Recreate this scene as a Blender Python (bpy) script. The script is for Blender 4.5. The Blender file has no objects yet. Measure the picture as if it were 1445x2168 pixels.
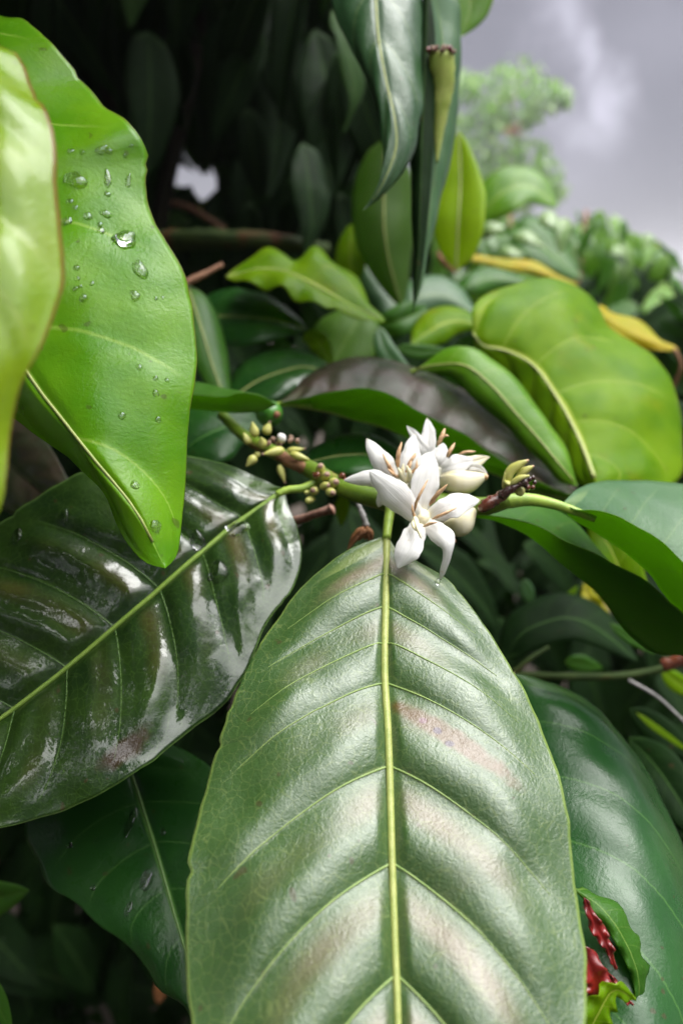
import bpy, math, random
import numpy as np
from mathutils import Vector, Matrix, noise as mnoise
from mathutils.bvhtree import BVHTree

random.seed(7)
rng = np.random.default_rng(11)
S = bpy.context.scene
COL = S.collection
R = math.radians

# ------------------------------------------------------------------ camera
PITCH = R(18)
T = 0.692                       # tangent of half the vertical angle of view
CAM = np.array([0.0, 0.0, 1.25])
FWD = np.array([0.0, math.cos(PITCH), -math.sin(PITCH)])
UPV = np.array([0.0, math.sin(PITCH), math.cos(PITCH)])
RGT = np.array([1.0, 0.0, 0.0])
cd = bpy.data.cameras.new('camera')
cam = bpy.data.objects.new('camera', cd); COL.objects.link(cam)
cam.location = CAM
cam.rotation_euler = (math.pi / 2 - PITCH, 0, 0)
cd.sensor_fit = 'VERTICAL'; cd.sensor_height = 36.0; cd.lens = 18.0 / T
cd.clip_start = 0.01; cd.clip_end = 2000
cd.dof.use_dof = True; cd.dof.focus_distance = 0.170; cd.dof.aperture_fstop = 10.0
S.camera = cam

# ------------------------------------------------------------------ sky, sun, exposure
SUN_EL, SUN_AZ = R(66), R(70)
W = bpy.data.worlds.new('World'); S.world = W; W.use_nodes = True
def build_world():
    nt = W.node_tree; nt.nodes.clear()
    N = lambda t: nt.nodes.new(t)
    L = nt.links.new
    def mth(op, a, b=None, c=None):
        m = N('ShaderNodeMath'); m.operation = op
        for i, v in enumerate((a, b, c)):
            if v is None: continue
            if isinstance(v, (int, float)): m.inputs[i].default_value = v
            else: L(v, m.inputs[i])
        return m.outputs[0]
    tc = N('ShaderNodeTexCoord')
    sep = N('ShaderNodeSeparateXYZ'); L(tc.outputs['Generated'], sep.inputs[0])
    z = sep.outputs[2]
    # overcast: dark heavy cloud low down, brighter towards the zenith
    mr = N('ShaderNodeMapRange'); mr.interpolation_type = 'SMOOTHSTEP'
    L(z, mr.inputs[0]); mr.inputs[1].default_value = 0.40; mr.inputs[2].default_value = 1.0
    mr.inputs[3].default_value = 0.165; mr.inputs[4].default_value = 5.2
    lum = mr.outputs[0]
    n1 = N('ShaderNodeTexNoise'); n1.inputs['Scale'].default_value = 2.6; n1.inputs['Detail'].default_value = 5
    n1.inputs['Roughness'].default_value = .5; n1.inputs['Distortion'].default_value = .25
    mp = N('ShaderNodeMapping'); mp.inputs['Location'].default_value = (3.1, 0.4, 1.7)
    L(tc.outputs['Generated'], mp.inputs[0]); L(mp.outputs[0], n1.inputs[0])
    cloud = mth('MULTIPLY_ADD', mth('SUBTRACT', n1.outputs[0], .5), .55, 1.0)
    # torn rags of paler mist drifting in front of the dark cloud
    n2 = N('ShaderNodeTexNoise'); n2.inputs['Scale'].default_value = 7; n2.inputs['Detail'].default_value = 4
    n2.inputs['Roughness'].default_value = .55
    L(tc.outputs['Generated'], n2.inputs[0])
    warp = mth('MULTIPLY', mth('SUBTRACT', n2.outputs[0], .5), .16)
    rag = None
    for (ax, az, rx, rz, k) in RAGS:
        u = mth('DIVIDE', mth('ADD', mth('SUBTRACT', mth('DIVIDE', sep.outputs[0], sep.outputs[1]), ax), warp), rx)
        v = mth('DIVIDE', mth('ADD', mth('SUBTRACT', mth('DIVIDE', z, sep.outputs[1]), az), warp), rz)
        d2 = mth('ADD', mth('MULTIPLY', u, u), mth('MULTIPLY', v, v))
        g = mth('MULTIPLY', mth('POWER', 2.718, mth('MULTIPLY', d2, -1.0)), k)
        rag = g if rag is None else mth('MAXIMUM', rag, g)
    ahead = mth('GREATER_THAN', sep.outputs[1], 0.0)
    rag = mth('MULTIPLY', rag, ahead)
    val = mth('ADD', mth('MULTIPLY', lum, cloud), rag)
    cc = N('ShaderNodeMix'); cc.data_type = 'RGBA'
    mr2 = b_ = N('ShaderNodeMapRange'); L(z, mr2.inputs[0]); mr2.inputs[1].default_value = .3; mr2.inputs[2].default_value = .8
    L(mr2.outputs[0], cc.inputs[0])
    cc.inputs[6].default_value = (.955, .93, 1.10, 1); cc.inputs[7].default_value = (1.0, .995, .98, 1)
    vm = N('ShaderNodeVectorMath'); vm.operation = 'SCALE'
    L(cc.outputs[2], vm.inputs[0]); L(val, vm.inputs['Scale'])
    bgc = N('ShaderNodeBackground'); L(vm.outputs[0], bgc.inputs[0]); bgc.inputs[1].default_value = 1.0
    sky = N('ShaderNodeTexSky'); sky.sky_type = 'NISHITA'; sky.sun_disc = False
    sky.sun_elevation = SUN_EL; sky.sun_rotation = SUN_AZ
    bgs = N('ShaderNodeBackground'); L(sky.outputs[0], bgs.inputs[0]); bgs.inputs[1].default_value = 0.06
    mx = N('ShaderNodeMixShader'); mx.inputs[0].default_value = 0.92
    L(bgs.outputs[0], mx.inputs[1]); L(bgc.outputs[0], mx.inputs[2])
    out = N('ShaderNodeOutputWorld'); L(mx.outputs[0], out.inputs[0])
# mist rags in direction space: x/y, z/y, half widths, strength
def dirxy(px, py):
    v = FWD + (px - 722.5) * T / 1084 * RGT - (py - 1084) * T / 1084 * UPV
    return v[0] / v[1], v[2] / v[1]
RAGS = []
for px, py, rx, rz, k in [(1205, 30, .030, .05, .22), (1245, 110, .022, .05, .26), (1290, 215, .030, .05, .30),
                          (1245, 285, .045, .028, .20), (1180, 250, .04, .022, .12), (1210, 330, .07, .05, .08), (1420, 60, .08, .05, .05)]:
    a, b = dirxy(px, py); RAGS.append((a, b, rx, rz, k))
build_world()
sl = bpy.data.lights.new('sun', 'SUN'); sl.energy = 1.5; sl.angle = R(30); sl.color = (1, .985, .96)
so = bpy.data.objects.new('sun', sl); COL.objects.link(so)
sd = Vector((math.sin(SUN_AZ) * math.cos(SUN_EL), math.cos(SUN_AZ) * math.cos(SUN_EL), math.sin(SUN_EL)))
so.rotation_euler = (-sd).to_track_quat('-Z', 'Y').to_euler()
S.view_settings.view_transform = 'Standard'; S.view_settings.look = 'None'
S.view_settings.exposure = 0.7; S.view_settings.gamma = 1.0; S.view_settings.use_curve_mapping = False
S.render.engine = 'CYCLES'
S.cycles.use_denoising = True
S.cycles.max_bounces = 8; S.cycles.transparent_max_bounces = 8
S.cycles.caustics_reflective = False; S.cycles.caustics_refractive = True; S.cycles.blur_glossy = .3

# ------------------------------------------------------------------ geometry helpers
K = T / 1084.0
def at(x, y, d):
    """The point of the place that lies d metres ahead of the camera on the sight line of a photograph pixel."""
    return CAM + d * (FWD + (x - 722.5) * K * RGT - (y - 1084) * K * UPV)
def proj(p):
    q = np.asarray(p) - CAM
    d = q @ FWD
    if d < 1e-4: return (-9999, -9999, d)
    return (q @ RGT / d / K + 722.5, 1084 - q @ UPV / d / K, d)

def cr(P, m=24):
    """dense Catmull-Rom through the points P"""
    P = np.asarray(P, float)
    if len(P) == 2:
        t = np.linspace(0, 1, m)[:, None]; return P[0] * (1 - t) + P[1] * t
    Q = np.vstack([2 * P[0] - P[1], P, 2 * P[-1] - P[-2]])
    out = []
    for i in range(1, len(Q) - 2):
        p0, p1, p2, p3 = Q[i - 1:i + 3]
        k = np.array([np.linalg.norm(b - a) ** .5 + 1e-9 for a, b in ((p0, p1), (p1, p2), (p2, p3))])
        t0 = 0; t1 = k[0]; t2 = t1 + k[1]; t3 = t2 + k[2]
        t = np.linspace(t1, t2, m, endpoint=False)[:, None]
        A1 = (t1 - t) / (t1 - t0) * p0 + (t - t0) / (t1 - t0) * p1
        A2 = (t2 - t) / (t2 - t1) * p1 + (t - t1) / (t2 - t1) * p2
        A3 = (t3 - t) / (t3 - t2) * p2 + (t - t2) / (t3 - t2) * p3
        B1 = (t2 - t) / (t2 - t0) * A1 + (t - t0) / (t2 - t0) * A2
        B2 = (t3 - t) / (t3 - t1) * A2 + (t - t1) / (t3 - t1) * A3
        out.append((t2 - t) / (t2 - t1) * B1 + (t - t1) / (t2 - t1) * B2)
    out.append(P[-1:])
    return np.vstack(out)
def resample(D, n):
    s = np.concatenate([[0], np.cumsum(np.linalg.norm(np.diff(D, axis=0), axis=1))])
    q = np.linspace(0, s[-1], n)
    return np.stack([np.interp(q, s, D[:, k]) for k in range(D.shape[1])], 1)
def px3(pts, plane=None):
    """pixel lists (x, y[, d]) to dense 3-D curve; a missing d comes from the plane"""
    Q = []
    for p in pts:
        if len(p) == 2 or (plane and len(p) == 3 and p[2] is None): d = 1.0 / plane(p[0], p[1])
        else: d = p[2]
        Q.append((p[0], p[1], d * 4000))
    D = cr(Q)
    return np.array([at(a, b, c / 4000) for a, b, c in D])
def plane3(a, b, c):
    """inverse depth is linear in x, y on a plane"""
    A = np.array([[p[0], p[1], 1] for p in (a, b, c)], float)
    k = np.linalg.solve(A, np.array([1 / p[2] for p in (a, b, c)]))
    return lambda x, y: k[0] * x + k[1] * y + k[2]

def sstep(a, b, x):
    t = np.clip((x - a) / (b - a), 0, 1); return t * t * (3 - 2 * t)

class Grid:
    """a leaf surface: nu rows along the midrib, nv columns from one margin to the other"""
    def __init__(s, L, M, Rr, nu=40, nv=24, bulge=0., cup=0., quilt=0., NV=8, pw=1.0, sl=(.13, .05), wave=0., wf=16., groove=0., seed=0, face=('A', 1), ease=1.0, und=.0007, undf=60, qp=.8, ripple=0., nick=1.0):
        L, M, Rr = (resample(c, nu) for c in (L, M, Rr))
        u = np.linspace(0, 1, nu)[:, None]; v = np.linspace(-1, 1, nv)[None, :]
        v = np.sign(v) * np.abs(v) ** ease
        t = np.abs(v)
        side = np.where((v < 0)[..., None], L[:, None, :], Rr[:, None, :])
        if nick:
            ed = lambda q, k: .012 * mnoise.noise((q * 14 + seed * 1.7, k, 1.5)) + .008 * mnoise.noise((q * 47 + seed, k, 4.5)) - .10 * max(0, mnoise.noise((q * 33 + seed * 2.3, k, 9.1)) - .42)
            eL = np.array([ed(q, 0.) for q in u[:, 0]]); eR = np.array([ed(q, 5.) for q in u[:, 0]])
            te = t * (1 + nick * np.where(v < 0, eL[:, None], eR[:, None]) * t ** 4)
        else: te = t + 0 * u
        P = M[:, None, :] + (side - M[:, None, :]) * te[..., None]
        tang = np.gradient(M, axis=0); across = Rr - L
        across[0] = across[1]; across[-1] = across[-2]
        # per half normals blended across the midrib
        def nrm(a): return a / (np.linalg.norm(a, axis=-1, keepdims=True) + 1e-12)
        nL = nrm(np.cross(M - L, tang)); nR = nrm(np.cross(Rr - M, tang))
        for a in (nL, nR): a[0] = a[1]; a[-1] = a[-2]
        w = sstep(-.25, .25, v)[..., None]
        n = nrm(nL[:, None, :] * (1 - w) + nR[:, None, :] * w)
        sel = {'A': slice(None), 'L': slice(0, nv // 2), 'R': slice(nv // 2 + 1, None)}[face[0]]
        toc = CAM - P
        sg = np.sign((n[:, sel] * toc[:, sel]).sum(-1).mean()) * face[1]
        s.flip = sg < 0
        n = n * sg
        wd = np.where(v < 0, np.linalg.norm(L - M, axis=1)[:, None], np.linalg.norm(Rr - M, axis=1)[:, None])
        h = bulge * wd * np.sin(np.pi * t) + cup * wd * t * t
        f = sl[0] * t + sl[1] * t * t
        ph = NV * np.clip(u - f, 0, 1) ** pw
        fr = ph - np.floor(ph)
        env = sstep(0, .08, t) * (1 - sstep(.62, .97, t)) * sstep(0, .12, u) * (1 - sstep(.9, 1, u))
        jit = 1 + .35 * np.sin(np.floor(ph) * 12.9 + np.sign(v) * 3.1 + seed)
        # pillow between the side veins: rises steeply behind a vein, falls off towards the next
        h = h + quilt * env * jit * (np.sin(np.pi * fr ** qp) ** .8)
        if ripple:
            rp = np.array([[mnoise.noise((ph[a, b_] * 3.1, t[0, b_] * 1.6 + (9 if v[0, b_] < 0 else 0), seed)) for b_ in range(nv)] for a in range(nu)])
            h = h + ripple * rp * sstep(.02, .12, t) * (1 - sstep(.8, .98, t))
        h = h - groove * np.exp(-(t / .045) ** 2)
        h = h + wave * t ** 2.5 * np.sin(wf * u + np.sign(v) * 1.3 + seed + .9 * np.sin(wf * .37 * u + seed)) * np.sin(np.pi * np.clip(u, 0, 1)) ** .5
        if und:
            nz = np.array([[mnoise.noise((q[0] * undf + seed, q[1] * undf, q[2] * undf)) + .5 * mnoise.noise((q[0] * undf * 2.3, q[1] * undf * 2.3 + seed, q[2] * undf * 2.3)) for q in row] for row in P])
            h = h + und * nz * np.minimum(1, wd / .01)
        s.P = P + n * h[..., None]
        s.n = n; s.nu, s.nv = nu, nv; s.f = sl; s.NV = NV; s.pw = pw; s.ease = ease
    def mesh(s, name, mats):
        nu, nv = s.nu, s.nv
        V = s.P.reshape(-1, 3)
        F = []
        for i in range(nu - 1):
            for j in range(nv - 1):
                a = i * nv + j; q = (a, a + 1, a + nv + 1, a + nv)
                F.append(q if s.nrm_order() else q[::-1])
        return V, F
    def nrm_order(s):
        i, j = s.nu // 2, 3 * s.nv // 4
        a = np.cross(s.P[i, j + 1] - s.P[i, j], s.P[i + 1, j] - s.P[i, j])
        return a @ s.n[i, j] > 0
    def uvs(s):
        u = np.repeat(np.linspace(0, 1, s.nu), s.nv)
        v = np.linspace(-1, 1, s.nv); v = np.sign(v) * np.abs(v) ** s.ease
        return np.stack([u, np.tile(v * .5 + .5, s.nu)], 1)
    def at(s, u, v, lift=0.):
        v = np.sign(v) * abs(v) ** (1 / s.ease)
        a = np.clip(u, 0, 1) * (s.nu - 1); b = (np.clip(v, -1, 1) * .5 + .5) * (s.nv - 1)
        i = min(int(a), s.nu - 2); j = min(int(b), s.nv - 2); fa, fb = a - i, b - j
        def bi(A): return (A[i, j] * (1 - fa) * (1 - fb) + A[i + 1, j] * fa * (1 - fb) + A[i, j + 1] * (1 - fa) * fb + A[i + 1, j + 1] * fa * fb)
        return bi(s.P) + lift * bi(s.n)
    def vein_path(s, k, side, n=12, tmax=.86):
        u0 = (k / s.NV) ** (1 / s.pw)
        return [(u0 + s.f[0] * t + s.f[1] * t * t, side * t) for t in np.linspace(.0, tmax, n)]
    def bvh(s):
        V, F = s.mesh('', None); return BVHTree.FromPolygons([tuple(v) for v in V], F)

def wloc(o):
    p = Vector(o.location); q = o.parent
    while q is not None: p += Vector(q.location); q = q.parent
    return p
def link(name, V, F, mat, parent=None, origin=None, uv=None, smooth=True, mats=None, solid=0., solid_off=-1):
    V = np.asarray(V, float)
    o0 = np.asarray(origin if origin is not None else V.mean(0), float)
    me = bpy.data.meshes.new(name)
    me.from_pydata((V - o0).tolist(), [], [tuple(f) for f in F])
    for m in (mats or [mat]): me.materials.append(m)
    if smooth: me.polygons.foreach_set('use_smooth', [True] * len(me.polygons))
    if uv is not None:
        lay = me.uv_layers.new(name='UVMap')
        vi = np.empty(len(me.loops), int); me.loops.foreach_get('vertex_index', vi)
        lay.data.foreach_set('uv', np.asarray(uv)[vi].ravel())
    me.update()
    o = bpy.data.objects.new(name, me); COL.objects.link(o)
    if parent is not None:
        o.parent = parent; o.location = Vector(o0) - wloc(parent)
    else: o.location = o0
    if solid:
        m = o.modifiers.new('thickness', 'SOLIDIFY'); m.thickness = solid; m.offset = solid_off
        m.material_offset = len(mats) - 1 if mats else 0; m.material_offset_rim = m.material_offset
        m.use_quality_normals = True
    return o
def tag(o, label, cat, group=None, kind=None):
    if label: o['label'] = label
    if cat: o['category'] = cat
    if group: o['group'] = group
    if kind: o['kind'] = kind
    return o
def empty(name, loc):
    o = bpy.data.objects.new(name, None); COL.objects.link(o); o.location = loc; o.empty_display_size = .01
    return o
def tube(path, rad, ns=8, cap=True, rough=0., seed=0):
    P = np.asarray(path, float); n = len(P)
    rad = np.broadcast_to(np.asarray(rad, float), (n,))
    tg = np.gradient(P, axis=0); tg /= np.linalg.norm(tg, axis=1)[:, None] + 1e-12
    ref = np.array([0.13, 0.31, 0.94]); V = []
    a = np.cross(tg[0], ref); a /= np.linalg.norm(a)
    for i in range(n):
        a = a - (a @ tg[i]) * tg[i]; a /= np.linalg.norm(a); b = np.cross(tg[i], a)
        for k in range(ns):
            th = 2 * math.pi * k / ns
            r = rad[i] * (1 + rough * mnoise.noise((i * .7 + seed, math.cos(th) * 1.3, math.sin(th) * 1.3)))
            V.append(P[i] + r * (math.cos(th) * a + math.sin(th) * b))
    F = []
    for i in range(n - 1):
        for k in range(ns):
            k2 = (k + 1) % ns
            F.append((i * ns + k, i * ns + k2, (i + 1) * ns + k2, (i + 1) * ns + k))
    if cap:
        F.append(tuple(range(ns))[::-1]); F.append(tuple((n - 1) * ns + k for k in range(ns)))
    return np.array(V), F
def pxpath(pts, n):
    return resample(px3(pts), n)

# ------------------------------------------------------------------ materials
def newmat(name):
    m = bpy.data.materials.new(name); m.use_nodes = True; m.node_tree.nodes.clear(); return m
class NB:
    def __init__(s, m): s.nt = m.node_tree
    def n(s, t, **k):
        a = s.nt.nodes.new(t)
        for q, v in k.items(): setattr(a, q, v)
        return a
    def l(s, v, sock):
        if isinstance(v, (int, float)): sock.default_value = v
        elif isinstance(v, (tuple, list)): sock.default_value = (*v, 1) if len(v) == 3 and sock.type == 'RGBA' else v
        else: s.nt.links.new(v, sock)
    def m(s, op, a, b=None, c=None):
        x = s.n('ShaderNodeMath', operation=op)
        for i, v in enumerate((a, b, c)):
            if v is not None: s.l(v, x.inputs[i])
        return x.outputs[0]
    def ss(s, a, b, x, lo=0., hi=1., kind='SMOOTHSTEP'):
        r = s.n('ShaderNodeMapRange', interpolation_type=kind)
        for i, v in enumerate((x, a, b, lo, hi)): s.l(v, r.inputs[i])
        return r.outputs[0]
    def mix(s, f, a, b, blend='MIX'):
        x = s.n('ShaderNodeMix', data_type='RGBA', blend_type=blend)
        s.l(f, x.inputs[0]); s.l(a, x.inputs[6]); s.l(b, x.inputs[7]); return x.outputs[2]
    def noise(s, vec, scale, detail=3, rough=.5, dist=0., ):
        x = s.n('ShaderNodeTexNoise'); s.l(vec, x.inputs['Vector'])
        for k, v in (('Scale', scale), ('Detail', detail), ('Roughness', rough), ('Distortion', dist)): x.inputs[k].default_value = v
        return x.outputs[0]
    def vor(s, vec, scale, feat='DISTANCE_TO_EDGE'):
        x = s.n('ShaderNodeTexVoronoi', feature=feat); s.l(vec, x.inputs['Vector']); x.inputs['Scale'].default_value = scale
        return x.outputs[0]
    def bump(s, h, dist, strength=1., nrm=None):
        x = s.n('ShaderNodeBump'); s.l(h, x.inputs['Height']); x.inputs['Distance'].default_value = dist; x.inputs['Strength'].default_value = strength
        if nrm is not None: s.l(nrm, x.inputs['Normal'])
        return x.outputs[0]
    def out(s, sh):
        o = s.n('ShaderNodeOutputMaterial'); s.nt.links.new(sh, o.inputs[0])

def leaf_mat(name, base, base2, vein=(.16, .24, .05), rough=.35, spec=.5, tcol=None, tfac=.35, NV=8, pw=1., sl=(.13, .05),
             vstr=.5, vwid=.03, midw=.03, midcol=None, tint=None, tintamt=0., edge=None, edgew=.97, wet=0., wetscale=90, bumpd=.00012, nscale=700,
             crack=0., blot=None, blotamt=0., coat=0., spots=None, ior=1.5, rvar=.12, wetlo=.44, speck=.5, coatior=1.5, wetr=.03, wetw=.10, wbump=.00013):
    m = newmat(name); b = NB(m)
    uvn = b.n('ShaderNodeUVMap'); uvn.uv_map = 'UVMap'
    sep = b.n('ShaderNodeSeparateXYZ'); b.l(uvn.outputs[0], sep.inputs[0])
    U = sep.outputs[0]; V = sep.outputs[1]
    ob = b.n('ShaderNodeTexCoord').outputs['Object']
    vs = b.m('MULTIPLY_ADD', V, 2., -1.); t = b.m('ABSOLUTE', vs)
    f = b.m('ADD', b.m('MULTIPLY', t, sl[0]), b.m('MULTIPLY', b.m('MULTIPLY', t, t), sl[1]))
    wob = b.m('MULTIPLY', b.m('SUBTRACT', b.noise(ob, 60, 2), .5), .012)
    ph = b.m('MULTIPLY', b.m('POWER', b.m('MAXIMUM', b.m('ADD', b.m('SUBTRACT', U, f), wob), 0.), pw), float(NV))
    fr = b.m('FRACT', ph)
    dist = b.m('MINIMUM', fr, b.m('SUBTRACT', 1., fr))
    line = b.ss(0., vwid, dist, 1., 0.)
    line = b.m('MULTIPLY', line, b.ss(.72, .92, t, 1., 0.))
    big = b.noise(ob, 45, 4, .6)
    fine = b.noise(ob, nscale, 3, .55)
    col = b.mix(b.ss(.3, .7, big), base, base2)
    if tint:
        # pinkish bronze between the veins, strongest in the middle of a panel
        tm = b.m('MULTIPLY', b.ss(.05, .32, fr), b.ss(.35, .62, fr, 1., 0.))
        tm = b.m('MULTIPLY', tm, b.m('MULTIPLY', b.ss(.02, .12, t), b.ss(.45, .8, t, 1., 0.)))
        tm = b.m('MULTIPLY', b.m('MULTIPLY', tm, b.ss(.35, .6, b.noise(ob, 26, 2))), tintamt)
        col = b.mix(tm, col, tint)
    if blot:
        bm = b.m('MULTIPLY', b.ss(.56, .72, b.noise(ob, 32, 5, .65)), blotamt)
        col = b.mix(bm, col, blot)
    spk = b.ss(.80, .86, b.noise(ob, 520, 1))
    col = b.mix(b.m('MULTIPLY', spk, .35), col, vein)
    col = b.mix(b.m('MULTIPLY', line, vstr), col, vein)
    if crack:
        cr_ = b.ss(0., .05, b.vor(ob, 420), 1., 0.)
        col = b.mix(b.m('MULTIPLY', cr_, crack), col, vein)
    col = b.mix(b.m('MULTIPLY', b.ss(.73, .76, b.noise(ob, 260, 1)), speck), col, (.05, .025, .012))
    if midw: col = b.mix(b.ss(midw * .6, midw, t, 1., 0.), col, midcol or vein)
    if edge: col = b.mix(b.m('MULTIPLY', b.ss(edgew, edgew + .02, t), b.ss(.3, .5, big)), col, edge)
    if spots:
        # (u, v, ru, rv, colour, amount): stains with a place of their own
        for (su, sv, ru, rv, sc, sa, k) in spots:
            du = b.m('DIVIDE', b.m('ADD', b.m('SUBTRACT', U, su), b.m('MULTIPLY', b.m('SUBTRACT', t, abs(sv)), -k)), ru)
            dv = b.m('DIVIDE', b.m('SUBTRACT', vs, sv), rv)
            d2 = b.m('ADD', b.m('MULTIPLY', du, du), b.m('MULTIPLY', dv, dv))
            d2 = b.m('ADD', d2, b.m('MULTIPLY', b.m('SUBTRACT', b.noise(ob, 300, 3), .5), 1.2))
            col = b.mix(b.m('MULTIPLY', b.ss(.2, 1.1, d2, 1., 0.), sa), col, sc)
    rgh = b.m('ADD', rough, b.m('MULTIPLY', b.m('SUBTRACT', b.noise(ob, 120, 4), .5), rvar * 2))
    hgt = b.m('ADD', b.noise(ob, nscale * 1.7, 3, .6), b.m('MULTIPLY', b.noise(ob, nscale * .55, 3, .55, .8), 1.3))
    hgt = b.m('ADD', hgt, b.m('MULTIPLY', b.m('ABSOLUTE', b.m('SUBTRACT', b.noise(ob, nscale * .3, 4, .6, 1.2), .5)), -2.2))
    nr = b.bump(hgt, bumpd)
    p = b.n('ShaderNodeBsdfPrincipled')
    b.l(col, p.inputs['Base Color']); b.l(rgh, p.inputs['Roughness']); b.l(nr, p.inputs['Normal'])
    p.inputs['Specular IOR Level'].default_value = spec; p.inputs['IOR'].default_value = ior
    if wet:
        wm = b.ss(wetlo, wetlo + wetw, b.noise(ob, wetscale, 5, .6, .4))
        wm = b.m('MULTIPLY', wm, wet)
        b.l(wm, p.inputs['Coat Weight']); p.inputs['Coat Roughness'].default_value = wetr; p.inputs['Coat IOR'].default_value = coatior
        wn = b.bump(b.m('ADD', b.noise(ob, 300, 4, .55), b.m('MULTIPLY', wm, .5)), wbump)
        b.l(wn, p.inputs['Coat Normal'])
    elif coat:
        p.inputs['Coat Weight'].default_value = coat; p.inputs['Coat Roughness'].default_value = .12
    sh = p.outputs[0]
    if tcol:
        tr = b.n('ShaderNodeBsdfTranslucent'); b.l(b.mix(b.m('MULTIPLY', line, .35), tcol, vein), tr.inputs[0])
        mx = b.n('ShaderNodeMixShader'); mx.inputs[0].default_value = tfac
        b.l(sh, mx.inputs[1]); b.l(tr.outputs[0], mx.inputs[2]); sh = mx.outputs[0]
    b.out(sh); return m

def plain_mat(name, c1, c2=None, rough=.5, scale=300, spec=.4, bumpd=.0001, tcol=None, tfac=.3, sss=0., coat=0., c3=None):
    m = newmat(name); b = NB(m)
    ob = b.n('ShaderNodeTexCoord').outputs['Object']
    nz = b.noise(ob, scale, 4, .6)
    col = b.mix(b.ss(.35, .65, nz), c1, c2 or c1)
    if c3: col = b.mix(b.ss(.55, .7, b.noise(ob, scale * .37, 3)), col, c3)
    p = b.n('ShaderNodeBsdfPrincipled'); b.l(col, p.inputs['Base Color'])
    p.inputs['Roughness'].default_value = rough; p.inputs['Specular IOR Level'].default_value = spec
    if coat: p.inputs['Coat Weight'].default_value = coat; p.inputs['Coat Roughness'].default_value = .08
    b.l(b.bump(b.noise(ob, scale * 2.2, 4, .6), bumpd), p.inputs['Normal'])
    sh = p.outputs[0]
    if tcol:
        tr = b.n('ShaderNodeBsdfTranslucent'); b.l(tcol, tr.inputs[0])
        mx = b.n('ShaderNodeMixShader'); mx.inputs[0].default_value = tfac
        b.l(sh, mx.inputs[1]); b.l(tr.outputs[0], mx.inputs[2]); sh = mx.outputs[0]
    b.out(sh); return m

HV = dict(NV=7.2, pw=1.1, sl=(.13, .05))
M = {}
M['hero'] = leaf_mat('hero_leaf_top', (.026, .066, .012), (.040, .086, .019), vein=(.22, .27, .08), rough=.38, spec=.78, vstr=.45, vwid=.016, midw=0,
                     tint=(.17, .115, .075), tintamt=.65, edge=(.16, .24, .05), edgew=.975, bumpd=.00009, nscale=1100, crack=.22, ior=1.55, blot=(.085, .10, .05), blotamt=.5,
                     spots=[(.415, .38, .024, .40, (.085, .040, .004), .9, .17), (.405, .30, .007, .035, (.025, .004, .025), .95, 0), (.425, .36, .006, .035, (.022, .004, .025), .95, 0), (.388, .22, .006, .03, (.12, .04, .07), .7, 0)], **HV)
M['hero_under'] = leaf_mat('leaf_underside', (.10, .17, .04), (.12, .19, .05), vein=(.24, .32, .10), rough=.5, spec=.4)
M['wet'] = leaf_mat('wet_dark_leaf_top', (.008, .024, .005), (.020, .046, .006), vein=(.08, .15, .025), coatior=1.52, wetr=.02, wetlo=.38, wetw=.16, wbump=.00012, rough=.42, spec=.12, vstr=.45, vwid=.018, midw=0, NV=9, sl=(.11, .05),
                    tint=(.08, .055, .015), tintamt=.55, wet=1., wetscale=75, bumpd=.00010, nscale=700, crack=.2, edge=(.12, .22, .05), edgew=.985,
                    spots=[(.55, .82, .05, .10, (.035, .016, .006), .85, .1)])
M['dark'] = leaf_mat('dark_leaf_top', (.010, .050, .008), (.018, .074, .010), vein=(.06, .15, .03), rough=.30, spec=.22, vstr=.6, midw=.035, wet=.6, wetscale=60, wetlo=.57, tcol=(.12, .34, .01), tfac=.22)
M['dark_under'] = leaf_mat('dark_leaf_underside', (.050, .115, .010), (.065, .135, .014), vein=(.10, .19, .03), rough=.5, spec=.3, tcol=(.26, .52, .01), tfac=.42)
M['bright'] = leaf_mat('bright_leaf_top', (.075, .23, .005), (.14, .31, .008), vein=(.28, .45, .06), rough=.25, spec=.24, tcol=(.38, .66, .010), tfac=.34, vstr=.7, midw=.025,
                       NV=6, sl=(.10, .04), edge=(.10, .05, .02), edgew=.985, bumpd=.00008, rvar=.08, blot=(.10, .26, .012), blotamt=.6)
M['bright_under'] = leaf_mat('bright_leaf_underside', (.22, .40, .02), (.26, .45, .03), vein=(.36, .5, .10), rough=.5, spec=.3, tcol=(.46, .75, .02), tfac=.42)
M['young'] = leaf_mat('young_leaf_top', (.16, .29, .005), (.23, .33, .008), vein=(.45, .5, .10), rough=.25, spec=.2, tcol=(.62, .75, .01), tfac=.40, vstr=.4, coat=.45, edge=(.24, .10, .03), edgew=.96, bumpd=.0001)
M['lime'] = leaf_mat('lime_leaf_top', (.085, .195, .003), (.165, .285, .005), vein=(.40, .48, .07), rough=.32, spec=.09, tcol=(.44, .64, .004), tfac=.42, vstr=.4, vwid=.04, midw=.05, edge=(.30, .36, .03), edgew=.985, NV=6, blot=(.24, .27, .01), blotamt=.7)
M['lime_under'] = leaf_mat('lime_leaf_underside', (.16, .30, .012), (.22, .35, .018), vein=(.36, .42, .08), rough=.45, spec=.2, tcol=(.46, .66, .01), tfac=.42, vstr=.6, midw=.05)
M['purple'] = leaf_mat('purplish_leaf_top', (.028, .042, .020), (.060, .036, .030), vein=(.12, .12, .07), rough=.30, spec=.24, rvar=.3, vstr=.4, tcol=(.22, .42, .02), tfac=.35)
M['mid'] = leaf_mat('mid_green_leaf_top', (.030, .105, .010), (.050, .140, .016), vein=(.16, .26, .05), rough=.36, spec=.22, tcol=(.30, .58, .01), tfac=.34, vstr=.5)
M['mid_under'] = leaf_mat('mid_green_leaf_underside', (.075, .165, .016), (.10, .20, .024), vein=(.18, .28, .06), rough=.5, spec=.25, tcol=(.32, .60, .01), tfac=.45)
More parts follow.
